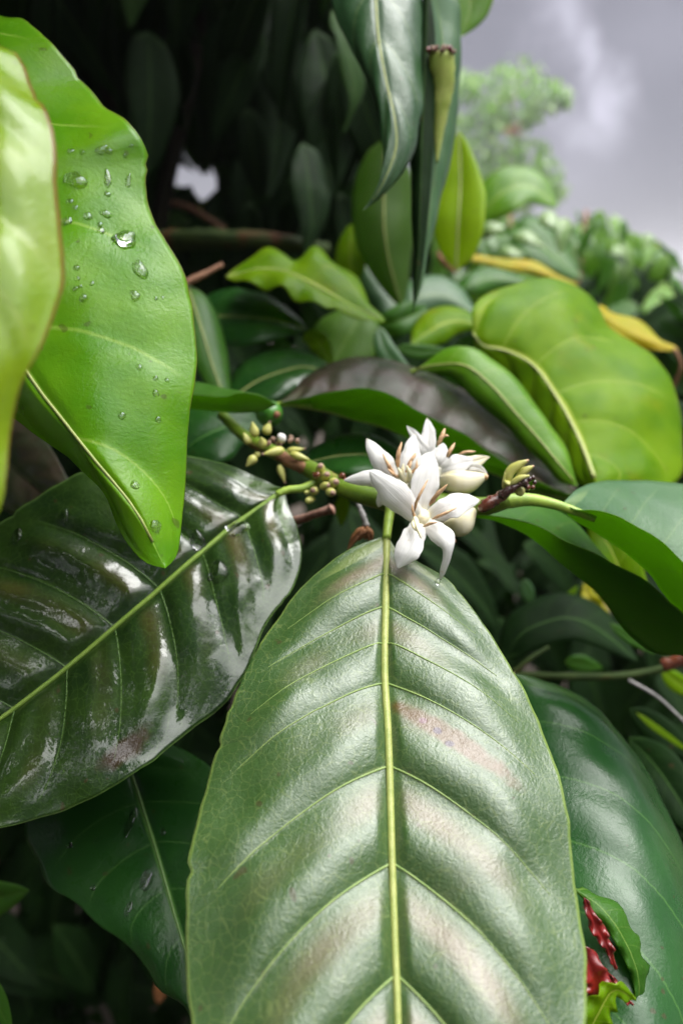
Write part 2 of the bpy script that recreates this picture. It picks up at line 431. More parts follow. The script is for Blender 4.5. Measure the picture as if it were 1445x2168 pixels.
M['grey'] = leaf_mat('grey_green_leaf_top', (.045, .125, .045), (.065, .15, .055), vein=(.2, .3, .10), rough=.42, spec=.45, tcol=(.28, .55, .04), tfac=.32, vstr=.5)
M['hang'] = leaf_mat('hanging_dark_leaf_top', (.022, .065, .022), (.034, .085, .030), vein=(.16, .22, .08), rough=.34, spec=.36, vstr=.7, NV=7)
M['yellow'] = leaf_mat('yellow_leaf_top', (.40, .31, .004), (.30, .32, .006), vein=(.6, .5, .05), rough=.42, spec=.2, tcol=(.8, .65, .0), tfac=.4, blot=(.38, .16, .01), blotamt=.7)
M['brown'] = plain_mat('dry_brown_leaf', (.25, .10, .03), (.14, .055, .02), rough=.6, scale=160, c3=(.32, .18, .07))
M['red'] = plain_mat('red_rotten_leaf', (.20, .010, .008), (.10, .006, .006), rough=.35, scale=180, coat=.5, c3=(.10, .012, .012))
M['midrib'] = plain_mat('midrib', (.33, .36, .11), (.26, .31, .08), rough=.45, scale=500)
M['midrib_wet'] = plain_mat('wet_midrib', (.20, .30, .05), (.16, .26, .04), rough=.35, scale=500)
M['vein'] = plain_mat('side_vein', (.22, .30, .09), (.17, .26, .07), rough=.45, scale=500)
M['vein_dark'] = plain_mat('dark_side_vein', (.10, .19, .04), (.07, .15, .03), rough=.4, scale=500)
M['petiole'] = plain_mat('petiole', (.30, .42, .06), (.22, .34, .05), rough=.42, scale=400)
M['stem'] = plain_mat('green_stem', (.085, .15, .010), (.12, .19, .014), rough=.45, scale=250, c3=(.20, .12, .03))
M['stem_brown'] = plain_mat('brown_bark', (.20, .09, .045), (.26, .13, .07), rough=.7, scale=350, bumpd=.0003)
def petal_mat():
    m = newmat('white_petal'); b = NB(m)
    uvn = b.n('ShaderNodeUVMap'); uvn.uv_map = 'UVMap'
    sep = b.n('ShaderNodeSeparateXYZ'); b.l(uvn.outputs[0], sep.inputs[0])
    cmb = b.n('ShaderNodeCombineXYZ'); b.l(b.m('MULTIPLY', sep.outputs[0], 1.6), cmb.inputs[0]); b.l(b.m('MULTIPLY', sep.outputs[1], 26.), cmb.inputs[1])
    ob = b.n('ShaderNodeTexCoord').outputs['Object']
    nv = b.noise(cmb.outputs[0], 1., 3, .5)
    big = b.noise(ob, 160, 3)
    col = b.mix(b.ss(.35, .7, nv), (.84, .83, .815), (.70, .69, .655))
    col = b.mix(b.m('MULTIPLY', b.ss(.22, .0, sep.outputs[0]), .6), col, (.78, .76, .55))
    tip = b.m('MULTIPLY', b.ss(.93, .99, sep.outputs[0]), b.ss(.42, .6, big))
    col = b.mix(b.m('MULTIPLY', tip, .8), col, (.42, .27, .12))
    col = b.mix(b.m('MULTIPLY', b.ss(.70, .74, b.noise(ob, 420, 2)), .45), col, (.55, .42, .25))
    p = b.n('ShaderNodeBsdfPrincipled'); b.l(col, p.inputs['Base Color']); p.inputs['Roughness'].default_value = .5; p.inputs['Specular IOR Level'].default_value = .25
    b.l(b.bump(b.m('ADD', nv, b.m('MULTIPLY', b.noise(ob, 900, 3), .5)), .00018), p.inputs['Normal'])
    tr = b.n('ShaderNodeBsdfTranslucent'); tr.inputs[0].default_value = (.80, .79, .74, 1)
    mx = b.n('ShaderNodeMixShader'); mx.inputs[0].default_value = .22
    b.l(p.outputs[0], mx.inputs[1]); b.l(tr.outputs[0], mx.inputs[2]); b.out(mx.outputs[0]); return m
M['petal'] = petal_mat()
M['cream'] = plain_mat('cream_petal', (.72, .66, .42), (.77, .72, .55), rough=.45, scale=250, spec=.3, bumpd=.00005, tcol=(.8, .75, .5), tfac=.25)
M['anther'] = plain_mat('tan_anther', (.55, .33, .17), (.66, .45, .27), rough=.55, scale=900, c3=(.32, .16, .07))
M['style'] = plain_mat('cream_style', (.80, .72, .46), (.84, .78, .58), rough=.45, scale=600)
M['bud'] = plain_mat('yellow_green_bud', (.52, .52, .12), (.60, .58, .20), rough=.38, scale=350, tcol=(.5, .55, .08), tfac=.2, coat=.3)
M['bud_tip'] = plain_mat('withered_bud_tip', (.35, .24, .17), (.20, .11, .08), rough=.6, scale=900)
M['stipule'] = plain_mat('wet_red_brown_stipule', (.10, .022, .012), (.16, .045, .02), rough=.22, scale=500, coat=.9, bumpd=.0003, c3=(.03, .008, .006))
M['stipule_dark'] = plain_mat('blackened_withered_flower', (.03, .010, .008), (.055, .018, .014), rough=.25, scale=600, coat=.9, bumpd=.0004)
M['berry'] = plain_mat('green_berry', (.05, .19, .02), (.07, .22, .03), rough=.28, scale=200, coat=.4)
M['scar'] = plain_mat('brown_scar', (.28, .11, .05), (.18, .07, .04), rough=.7, scale=700)
M['fluff'] = plain_mat('white_fluff', (.75, .73, .72), (.6, .55, .52), rough=.9, scale=900)
M['twig_grey'] = plain_mat('grey_twig', (.25, .24, .23), (.34, .32, .31), rough=.8, scale=600)
M['pink_bark'] = plain_mat('pinkish_dry_twig', (.30, .16, .12), (.36, .21, .16), rough=.7, scale=500, c3=(.16, .06, .03))
M['fill'] = leaf_mat('shade_toned_leaf_top', (.003, .013, .0016), (.006, .022, .003), vein=(.04, .09, .02), rough=.62, spec=.08, tcol=(.04, .15, .006), tfac=.10, vstr=.4)  # darker than real leaves: shade is put into the colour
M['fill_under'] = leaf_mat('shade_toned_leaf_underside', (.013, .038, .005), (.018, .05, .007), vein=(.05, .10, .02), rough=.7, spec=.08, tcol=(.04, .15, .006), tfac=.10)  # underside dimmed the same way, shade in its colour
M['far'] = leaf_mat('bush_leaf_top', (.05, .145, .015), (.085, .20, .025), vein=(.18, .3, .08), rough=.34, spec=.8, tcol=(.28, .6, .03), tfac=.32)
M['farp'] = leaf_mat('bush_pale_leaf_top', (.16, .29, .08), (.22, .33, .10), vein=(.25, .36, .12), rough=.36, spec=.8, tcol=(.40, .65, .10), tfac=.35)
M['stub'] = plain_mat('pale_stub', (.46, .53, .14), (.34, .44, .08), rough=.45, scale=220, tcol=(.5, .55, .2), tfac=.2)
M['limb'] = plain_mat('shaded_limb', (.022, .038, .010), (.032, .05, .012), rough=.7, scale=120, spec=.1, c3=(.07, .03, .012))
M['green'] = leaf_mat('fresh_green_leaf_top', (.075, .20, .006), (.11, .25, .009), vein=(.24, .34, .06), rough=.32, spec=.28, tcol=(.30, .58, .01), tfac=.35, vstr=.5, vwid=.04, midw=.05, edge=(.40, .42, .08), edgew=.965, NV=6)
M['glow'] = leaf_mat('backlit_leaf', (.22, .36, .006), (.27, .40, .01), vein=(.40, .45, .08), rough=.45, spec=.15, tcol=(.62, .82, .02), tfac=.5, vstr=.3)
M['sheen'] = leaf_mat('broad_glossy_dark_leaf_top', (.012, .055, .012), (.018, .075, .014), vein=(.06, .15, .03), rough=.30, spec=.42, vstr=.6, NV=7, sl=(.22, .06), bumpd=.00006)
M['deep'] = plain_mat('shade_toned_bark', (.010, .010, .006), (.016, .014, .008), rough=.9, spec=.05, scale=90)  # bark near black, deep shade painted into its colour
M['soil'] = plain_mat('dark_soil', (.022, .015, .010), (.035, .024, .015), rough=.9, scale=9, bumpd=.01, c3=(.05, .035, .02))
def water_mat():
    m = newmat('water'); b = NB(m)
    p = b.n('ShaderNodeBsdfPrincipled'); p.inputs['Base Color'].default_value = (1, 1, 1, 1)
    p.inputs['Roughness'].default_value = .0; p.inputs['IOR'].default_value = 1.33; p.inputs['Transmission Weight'].default_value = 1.
    p.inputs['Specular IOR Level'].default_value = .5
    b.out(p.outputs[0]); return m
M['water'] = water_mat()

# ------------------------------------------------------------------ leaf builders
TH = .00028
def leaf_obj(name, g, top, under, parent=None, origin=None, th=TH):
    V, F = g.mesh(name, None)
    o = link(name, V, F, None, parent=parent, origin=origin if origin is not None else g.P[0, g.nv // 2], uv=g.uvs(), mats=[M[top], M[under]], solid=th)
    return o
def midrib(g, leaf, r0, r1, mat='midrib', u1=.97, n=40, side=1, v0=0.):
    us = np.linspace(0., u1, n)
    P = [g.at(u, v0, side * .25 * r0) for u in us]
    V, F = tube(P, np.linspace(r0, r1, n), 8)
    return link('midrib', V, F, M[mat], parent=leaf)
def side_veins(g, leaf, ks, r=.00016, mat='vein', sides=(-1, 1), tmax=.84):
    for k in ks:
        for sd_ in sides:
            path = g.vein_path(k, sd_, 16, tmax)
            if path[0][0] < .02 or path[-1][0] > .99: continue
            P = [g.at(u, v, r * .2) for u, v in path]
            V, F = tube(P, np.linspace(r * 1.5, r * .35, 16), 6, cap=False)
            link('side_vein', V, F, M[mat], parent=leaf)

def lmr(mid, w, wr=None, prof='leaf', dl=0., dr=0., n=14, jag=.06):
    """margins of a leaf or petal from its midrib (x, y, d) and widths in pixels"""
    D = resample(cr(np.array([(a, b, c * 4000) for a, b, c in mid])), n)
    D[:, 2] /= 4000
    u = np.linspace(0, 1, n)
    if prof == 'leaf': pr = np.sin(np.pi * u ** .85) ** .75 * (1 - .25 * u)
    elif prof == 'petal': pr = np.minimum(1, (.40 + 1.15 * u)) * (1 - u ** 2.6) ** .85
    elif prof == 'tail': pr = np.interp(u, [0, .15, .3, .42, .55, .75, .9, 1], [.45, .75, .97, .9, .46, .33, .22, .03])
    elif prof == 'flare': pr = np.interp(u, [0, .2, .45, .65, .8, .92, 1], [.5, .8, 1, 1, .72, .35, .05])
    elif prof == 'bud': pr = np.sin(np.pi * np.clip(u * .9 + .06, 0, 1)) ** .7
    else: pr = prof(u)
    pr = pr / pr.max()
    jg = np.array([1 + jag * mnoise.noise((q * 7 + mid[0][0] * .37, mid[0][1] * .11, 3.3)) + .6 * jag * mnoise.noise((q * 17 + mid[0][1] * .3, 5, 1)) for q in u])
    jh = np.array([1 + jag * mnoise.noise((q * 7 + mid[0][1] * .53, mid[0][0] * .17, 8.3)) + .6 * jag * mnoise.noise((q * 17 + mid[0][0] * .3, 2, 4)) for q in u])
    tg = np.gradient(D[:, :2], axis=0); tg /= np.linalg.norm(tg, axis=1)[:, None] + 1e-9
    pp = np.stack([tg[:, 1], -tg[:, 0]], 1)
    wr = w if wr is None else wr
    Lc = np.column_stack([D[:, :2] + pp * (w * pr * jg)[:, None], D[:, 2] + dl * pr])
    Rc = np.column_stack([D[:, :2] - pp * (wr * pr * jh)[:, None], D[:, 2] + dr * pr])
    f = lambda A: np.array([at(*q) for q in A])
    return f(Lc), f(D), f(Rc)

def top_leaf(label, L, Mi, Rr, top, under, plane=None, rib=None, ribmat='midrib', group=None, name='coffee_leaf', th=TH, **kw):
    g = Grid(px3(L, plane), px3(Mi, plane), px3(Rr, plane), **kw)
    o = leaf_obj(name, g, top, under, th=th)
    tag(o, label, 'leaf', group)
    if rib: midrib(g, o, rib[0], rib[1], ribmat, side=1)
    return o, g
def easy_leaf(label, mid, w, top, under, wr=None, dl=0., dr=0., rib=None, group=None, name='coffee_leaf', **kw):
    L, C, Rr = lmr(mid, w, wr, dl=dl, dr=dr)
    kw.setdefault('nu', 22); kw.setdefault('nv', 13)
    g = Grid(L, C, Rr, **kw)
    o = leaf_obj(name, g, top, under)
    tag(o, label, 'leaf', group)
    if rib: midrib(g, o, rib[0], rib[1], n=20)
    return o, g
# ------------------------------------------------------------------ the ground
def ground():
    n = 60; xs = np.sinh(np.linspace(-6.2, 6.2, n)) * 2.2; V = []; F = []
    for j in range(n):
        for i in range(n):
            x, y = xs[i], xs[j]
            V.append((x, y, .05 * mnoise.noise((x * .8, y * .8, 0)) + .03 * mnoise.noise((x * 3, y * 3, 2))))
    for j in range(n - 1):
        for i in range(n - 1):
            a = j * n + i; F.append((a, a + 1, a + n + 1, a + n))
    o = link('ground', V, F, M['soil'], origin=(0, 0, 0)); o['kind'] = 'structure'
ground()

# ------------------------------------------------------------------ shrub foliage: prototypes and scattering
def proto_grid(droop, fold, wave, width, nu=14, nv=7, seed=0):
    """leaf of unit length along +x, base at the origin, upper face +z"""
    u = np.linspace(0, 1, nu); v = np.linspace(-1, 1, nv)
    pr = np.sin(np.pi * u ** .85) ** .75 * (1 - .3 * u); pr /= pr.max()
    ang = -droop * u; x = np.concatenate([[0], np.cumsum(np.cos(ang[1:]))]) / (nu - 1); z = np.concatenate([[0], np.cumsum(np.sin(ang[1:]))]) / (nu - 1)
    P = np.zeros((nu, nv, 3))
    P[..., 0] = x[:, None]; P[..., 1] = (v[None] * pr[:, None]) * width
    P[..., 2] = z[:, None] + fold * np.abs(v)[None] * pr[:, None] * width + wave * np.sin(14 * u[:, None] + np.sign(v)[None] + seed) * np.abs(v)[None] ** 2 * pr[:, None]
    V = P.reshape(-1, 3); F = []
    for i in range(nu - 1):
        for j in range(nv - 1):
            a = i * nv + j; F.append((a, a + nv, a + nv + 1, a + 1))
    uv = np.stack([np.repeat(u, nv), np.tile(v * .5 + .5, nu)], 1)
    return V, F, uv
PROTO = [proto_grid(.5, .25, .012, .175, seed=0), proto_grid(.9, .45, .016, .165, seed=1), proto_grid(.2, .15, .022, .19, seed=2), proto_grid(1.2, .1, .014, .17, seed=3), proto_grid(.7, .6, .02, .11, seed=4), proto_grid(.4, .3, .03, .14, seed=5)]
LOW = [proto_grid(.5, .25, .010, .21, 6, 5), proto_grid(1.0, .4, .012, .19, 6, 5)]
def frame(d, nrm):
    d = np.asarray(d, float); d /= np.linalg.norm(d)
    y = np.cross(nrm, d); y /= np.linalg.norm(y) + 1e-9
    z = np.cross(d, y); return np.stack([d, y, z], 1)
def clear_of(P, windows):
    for p in P:
        x, y, d = proj(p)
        for (x0, y0, x1, y1) in windows:
            if d > .02 and x0 < x < x1 and y0 < y < y1: return False
    return True
def scatter(n, sampler, protos, windows=(), tries=30):
    out = []; t = 0
    while len(out) < n and t < n * tries:
        t += 1
        base, d, nrm, s = sampler()
        B = frame(d, nrm) * s
        k = rng.integers(len(protos))
        V = protos[k][0] @ B.T + base
        if windows and not clear_of(V[::4], windows): continue
        out.append((k, base, B))
    return out
def mass(name, items, protos, mats, parent=None, origin=None, weights=None):
    V, F, UVs, mi, off = [], [], [], [], 0
    for (k, base, B) in items:
        pv, pf, puv = protos[k]
        V.append(pv @ B.T + base); F += [tuple(i + off for i in f) for f in pf]; UVs.append(puv); off += len(pv)
        mi += [int(rng.choice(len(mats), p=weights))] * len(pf)
    V = np.vstack(V)
    o = link(name, V, F, None, parent=parent, origin=origin, uv=np.vstack(UVs), mats=[M[m] for m in mats])
    o.data.polygons.foreach_set('material_index', mi)
    o['kind'] = 'stuff'
    return o
def singles(items, protos, top, under, parent, name='leaf'):
    meshes = {}
    for (k, base, B) in items:
        tp = top[rng.integers(len(top))]
        if (k, tp) not in meshes:
            pv, pf, puv = protos[k]
            o = link(name, pv, pf, None, origin=(0, 0, 0), uv=puv, mats=[M[tp], M[under]], parent=parent, solid=.0025)
            meshes[(k, tp)] = o
        else:
            o = meshes[(k, tp)].copy(); COL.objects.link(o); o.parent = parent
        mt = Matrix([[*B[0], 0], [*B[1], 0], [*B[2], 0], [0, 0, 0, 1]])
        mt.translation = Vector(base) - wloc(parent)
        o.matrix_local = mt
def rvec(): 
    v = rng.normal(size=3); return v / np.linalg.norm(v)
WIN = [(354, 352, 392, 412), (416, 382, 462, 440)]
def leafdir(down=1.0, spread=.7):
    return np.array([0, 0, -down]) + rvec() * spread

# --- the tall shrub whose shaded inside fills the upper corner
shrub = empty('coffee_shrub', (-.25, .85, 0)); tag(shrub, 'tall dense coffee shrub with hanging leaves and a dark shaded inside', 'shrub')
def s_near():
    d = rng.uniform(.6, 1.15); x = rng.uniform(60, 840); y = rng.uniform(-380, 430)
    return at(x, y, d), leafdir(1., .55), np.array([0, -1, .4]) + rvec() * .7, rng.uniform(.09, .15)
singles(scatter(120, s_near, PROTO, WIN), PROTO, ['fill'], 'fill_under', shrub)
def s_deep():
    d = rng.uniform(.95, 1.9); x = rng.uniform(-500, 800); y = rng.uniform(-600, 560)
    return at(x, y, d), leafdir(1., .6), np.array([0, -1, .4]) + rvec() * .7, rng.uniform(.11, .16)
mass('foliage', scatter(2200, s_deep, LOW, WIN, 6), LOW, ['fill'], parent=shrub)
def s_shade_roof():  # canopy mostly above the frame, added to keep sky light out
    z = rng.uniform(1.56, 2.4); y = rng.uniform(.24, 1.8)
    lim = .02 + .05 * y
    x = rng.uniform(-1.5, lim)
    p = np.array([x, y, z])
    return p, leafdir(.7, .8), np.array([0, -.5, 1.]) + rvec() * .5, rng.uniform(.11, .16)
OPEN = [(900, -4000, 9000, 900), *WIN]
mass('foliage', scatter(3800, s_shade_roof, LOW, OPEN, 4), LOW, ['fill'], parent=shrub)
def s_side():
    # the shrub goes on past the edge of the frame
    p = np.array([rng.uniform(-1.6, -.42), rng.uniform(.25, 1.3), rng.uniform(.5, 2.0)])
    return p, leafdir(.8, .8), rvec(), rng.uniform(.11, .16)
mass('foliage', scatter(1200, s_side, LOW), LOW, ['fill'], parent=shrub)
def s_sky_block():
    # unseen leaves added overhead and behind the camera to block sky and darken reflections
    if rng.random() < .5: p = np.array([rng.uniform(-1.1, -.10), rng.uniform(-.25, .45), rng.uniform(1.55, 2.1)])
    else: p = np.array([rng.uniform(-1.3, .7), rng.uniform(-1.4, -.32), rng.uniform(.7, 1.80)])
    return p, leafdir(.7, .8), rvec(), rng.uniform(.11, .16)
def block_ok(b): return not (b[1] > -.25 and abs(b[0]) < .10)
mass('foliage', [q for q in scatter(2600, s_sky_block, LOW, [(-60, -60, 1500, 2230)], 4) if block_ok(q[1])], LOW, ['fill'], parent=shrub)
for pts, r0, r1 in ([[(300, 900, .8), (330, 520, .85), (420, 100, .9), (520, -300, .9)], .011, .008], [[(330, 640, .82), (250, 300, .8), (150, -100, .8)], .008, .005]):
    V, F = tube(pxpath(pts, 24), np.linspace(r0, r1, 24), 10, rough=.2); link('trunk', V, F, M['deep'], parent=shrub)

# --- shaded lower storey under and behind the branch
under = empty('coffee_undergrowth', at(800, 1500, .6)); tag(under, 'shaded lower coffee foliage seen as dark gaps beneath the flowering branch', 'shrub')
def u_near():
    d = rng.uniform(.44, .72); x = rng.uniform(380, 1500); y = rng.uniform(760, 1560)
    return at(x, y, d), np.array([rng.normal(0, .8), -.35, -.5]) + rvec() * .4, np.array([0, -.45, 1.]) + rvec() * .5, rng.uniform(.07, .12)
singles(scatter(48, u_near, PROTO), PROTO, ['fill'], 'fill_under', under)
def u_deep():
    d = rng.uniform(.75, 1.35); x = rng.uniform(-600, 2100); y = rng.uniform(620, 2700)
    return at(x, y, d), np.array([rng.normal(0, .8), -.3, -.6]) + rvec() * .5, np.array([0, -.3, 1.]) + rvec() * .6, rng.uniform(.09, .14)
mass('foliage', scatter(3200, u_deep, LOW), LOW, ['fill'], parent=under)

# --- bush row beyond, lit from above, leaves hanging
bush = empty('coffee_bush', at(1230, 900, 1.25)); tag(bush, 'lit coffee bush with drooping blurred leaves under the grey sky', 'shrub')
def top_line(x): return np.interp(x, [960, 1040, 1130, 1180, 1240, 1330, 1400, 1440, 1560], [420, 405, 430, 440, 405, 455, 480, 600, 640])
def b_near():
    d = rng.uniform(1.0, 1.6); x = rng.uniform(960, 1520); y = top_line(x) + 12 + abs(rng.normal(0, 120))
    if y > 780: y = rng.uniform(top_line(x) + 15, 780)
    return at(x, y, d), np.array([rng.normal(0, .55), rng.normal(-.55, .3), -.8]), np.array([rng.normal(0, .3), -.5, 1.]) + rvec() * .3, rng.uniform(.055, .095)
singles(scatter(230, b_near, PROTO), PROTO, ['far', 'farp', 'green', 'mid', 'far', 'mid', 'fill', 'green'], 'mid_under', bush)
def b_deep():
    d = rng.uniform(1.5, 2.3); x = rng.uniform(900, 1750); y = top_line(x) + 45 + abs(rng.normal(0, 250))
    return at(x, y, d), np.array([rng.normal(0, .6), rng.normal(-.4, .3), -.8]), np.array([0, -.5, 1.]) + rvec() * .5, rng.uniform(.07, .12)
mass('foliage', scatter(2200, b_deep, LOW), LOW, ['far', 'fill'], parent=bush, weights=[.55, .45])
for x0, x1 in ((1180, 1240), (1330, 1390), (1040, 1080)):
    V, F = tube(pxpath([(x0, 1000, 1.3), ((x0 + x1) / 2, 720, 1.3), (x1, top_line(x1) + 40, 1.3)], 16), np.linspace(.008, .003, 16), 8); link('branch', V, F, M['stem_brown'], parent=bush)

# --- small pale tree in the mist behind
TD = 12.0
tree = empty('tree', at(1075, 700, TD)); tag(tree, 'slender pale green tree standing in mist against the dark cloud', 'tree')
V, F = tube(pxpath([(1072, 745, TD), (1075, 600, TD), (1082, 450, TD), (1086, 250, TD), (1092, 150, TD)], 24), np.linspace(.075, .022, 24), 8, rough=.2); link('trunk', V, F, M['twig_grey'], parent=tree)
BL = [(1090, 165, 62), (1035, 190, 55), (1155, 195, 46), (1005, 255, 48), (1062, 300, 62), (1120, 325, 52), (1065, 375, 62), (1150, 360, 42), (1185, 205, 22), (1000, 330, 55), (1050, 245, 40), (985, 180, 40), (1010, 400, 50), (1130, 390, 40), (1120, 240, 30), (1160, 395, 40), (1090, 420, 50), (1010, 460, 60)]
def t_leaf():
    bx, by, r = BL[rng.integers(len(BL))]
    q = rvec() * rng.uniform(.2, 1.1) ** .5
    p = at(bx + q[0] * r, by - q[2] * r * .85, TD + q[1] * r * TD * .922 / 1445)
    return p, leafdir(.6, .9), np.array([0, -.4, 1.]) + rvec() * .6, rng.uniform(.10, .19)
o = mass('crown', scatter(2600, t_leaf, LOW), LOW, ['far', 'farp'], parent=tree, weights=[.6, .4])
del o['kind']
def t_red():
    q = rvec() * rng.uniform(0, 1)
    return at(1085 + q[0] * 20, 272 + q[2] * 14, TD - .6), leafdir(.6, .9), np.array([0, -.4, 1.]) + rvec() * .6, rng.uniform(.09, .14)
o = mass('dry_tuft', scatter(26, t_red, LOW), LOW, ['brown'], parent=tree); del o['kind']; o['label'] = 'reddish dry tuft inside the crown'
for bx, by, r in BL[:9]:
    V, F = tube(pxpath([(1083, by + 90, TD), ((1083 + bx) / 2, by + 40, TD), (bx, by, TD)], 8), np.linspace(.028, .01, 8), 6); link('limb', V, F, M['twig_grey'], parent=tree)

# --- mist in the air
def haze():
    x0, x1, y0, y1, z0, z1 = -HZ, HZ, -HZ, HZ, -2.2, 5.6
    V = [(x, y, z) for x in (x0, x1) for y in (y0, y1) for z in (z0, z1)]
    F = [(0, 1, 3, 2), (4, 6, 7, 5), (0, 4, 5, 1), (2, 3, 7, 6), (0, 2, 6, 4), (1, 5, 7, 3)]
    m = newmat('mist'); b = NB(m)
    v = b.n('ShaderNodeVolumePrincipled'); v.inputs['Color'].default_value = (.72, .72, .77, 1); v.inputs['Density'].default_value = .006; v.inputs['Anisotropy'].default_value = .2
    o = b.n('ShaderNodeOutputMaterial'); m.node_tree.links.new(v.outputs[0], o.inputs['Volume'])
    ob = link('haze', V, F, m, origin=(0, 0, 0), smooth=False); ob['kind'] = 'stuff'
HZ = 700.
haze()

# ------------------------------------------------------------------ the flowering branch
branch = empty('coffee_branch', at(820, 1075, .206)); tag(branch, 'flowering coffee branch with white blossoms, bud clusters and its broad leaves', 'branch')
# stem, thick green, with a rubbed brown stretch
SP = [(470, 880, .262), (520, 925, .250), (590, 962, .238), (660, 995, .226), (720, 1030, .216), (800, 1056, .209), (870, 1068, .207), (950, 1066, .205), (1020, 1072, .203), (1075, 1058, .202)]
V, F = tube(pxpath(SP, 60), np.interp(np.linspace(0, 1, 60), [0, .25, .45, .8, 1], [.0018, .0022, .0026, .0030, .0024]), 12, rough=.12); link('stem', V, F, M['stem'], parent=branch)
V, F = tube(pxpath([(585, 957, .2355), (610, 975, .2315), (640, 988, .2275), (664, 994, .2235)], 16), np.array([.0007, *[.0019] * 12, .0014, .0008, .0004]), 8, rough=.4); o = link('bark_scar', V, F, M['stem_brown'], parent=branch); o['label'] = 'rubbed orange brown patch on the stem'

# A: the broad pale leaf facing the camera
plA = lambda x, y: 5.0 + (y - 1135) * .00278
LA = [(818, 1132), (800, 1140), (760, 1155), (700, 1188), (640, 1232), (575, 1312), (525, 1400), (488, 1490), (478, 1503), (474, 1520), (452, 1570), (425, 1680), (402, 1800), (388, 1920), (390, 2060), (404, 2190), (450, 2380), (600, 2600), (846, 2760)]
MA = [(818, 1132), (815, 1300), (814, 1430), (821, 1560), (826, 1700), (830, 1840), (836, 2000), (842, 2168), (848, 2400), (846, 2760)]
RA = [(818, 1132), (838, 1158), (880, 1182), (950, 1220), (1010, 1300), (1070, 1390), (1130, 1490), (1180, 1620), (1215, 1780), (1232, 1900), (1241, 2030), (1240, 2168), (1215, 2330), (1080, 2560), (846, 2760)]
gA = Grid(px3(LA, plA), px3(MA, plA), px3(RA, plA), nu=230, nv=121, bulge=.07, cup=-.06, quilt=.0020, qp=1.6, und=.0012, undf=42, ripple=.0003, groove=.0003, wave=.0010, wf=23, seed=2, ease=1.1, **HV)
leafA = leaf_obj('leaf', gA, 'hero', 'hero_under', parent=branch); leafA['label'] = 'large pale grey-green leaf with deep side veins, tip cut by the frame'
midrib(gA, leafA, .00110, .00055, n=70)
side_veins(gA, leafA, [.55, 1, 1.5, 2, 3, 4, 5, 6], r=.00017)
V, F = tube(pxpath([(818, 1140, .1985), (820, 1115, .2010), (824, 1085, .2045), (826, 1066, .2065)], 14), np.linspace(.00115, .0015, 14), 10); link('petiole', V, F, M['petiole'], parent=branch)

# B: dark wet leaf
plB = plane3((600, 1040, .222), (0, 1500, .1893), (400, 1560, .1870))
LB = [(604, 1034), (585, 1030), (560, 1018), (480, 985), (400, 966), (300, 965), (210, 990), (140, 1025), (60, 1070), (0, 1108), (-120, 1200), (-240, 1330), (-330, 1500), (-370, 1720)]
MB = [(604, 1034), (560, 1065), (500, 1107), (400, 1190), (300, 1277), (150, 1405), (0, 1522), (-150, 1625), (-370, 1720)]
RB = [(604, 1034), (608, 1065), (630, 1120), (638, 1190), (612, 1260), (562, 1330), (520, 1425), (470, 1494), (400, 1545), (310, 1625), (200, 1690), (100, 1730), (0, 1755), (-120, 1775), (-260, 1770), (-370, 1720)]
gB = Grid(px3(LB, plB), px3(MB, plB), px3(RB, plB), nu=150, nv=81, bulge=.05, cup=.02, quilt=.0020, qp=1.2, ripple=.0009, NV=9, sl=(.11, .05), groove=.0005, wave=.0010, wf=22, seed=1, ease=1.1)
leafB = leaf_obj('leaf', gB, 'wet', 'dark_under', parent=branch); leafB['label'] = 'large dark wet leaf with shining rain film'
midrib(gB, leafB, .00085, .0005, 'midrib_wet', n=60)
side_veins(gB, leafB, [1, 2, 3, 4, 5, 6, 7], r=.00008, mat='vein_dark')
V, F = tube(pxpath([(585, 1047, .2215), (610, 1037, .2220), (640, 1034, .2225), (672, 1020, .2235)], 14), np.linspace(.0011, .0014, 14), 10); link('petiole', V, F, M['petiole'], parent=branch)

# T: folded leaf of the pair beyond the withered tip
LT = [(1192, 1062, .205), (1215, 1040, .212), (1250, 1024, .222), (1320, 1016, .232), (1400, 1020, .236), (1480, 1032, .236), (1600, 1080, .225), (1720, 1300, .19)]
MT = [(1192, 1066, .203), (1200, 1086, .204), (1262, 1127, .205), (1323, 1173, .205), (1370, 1213, .203), (1400, 1250, .201), (1448, 1298, .197), (1580, 1360, .19), (1720, 1300, .19)]
RT = [(1192, 1064, .202), (1216, 1079, .198), (1262, 1080, .193), (1308, 1095, .188), (1354, 1120, .185), (1400, 1151, .183), (1447, 1192, .181), (1580, 1300, .178), (1720, 1300, .19)]
gT = Grid(px3(LT), px3(MT), px3(RT), nu=50, nv=33, bulge=.10, face=('L', 1))
o = leaf_obj('leaf', gT, 'grey', 'mid_under', parent=branch); o['label'] = 'folded leaf with pale bluish green upper face'
V, F = tube(pxpath([(1068, 1062, .2025), (1120, 1058, .2025), (1165, 1066, .2025), (1210, 1080, .2005), (1260, 1100, .1985)], 24), np.linspace(.0021, .0009, 24), 12); link('petiole', V, F, M['petiole'], parent=branch)
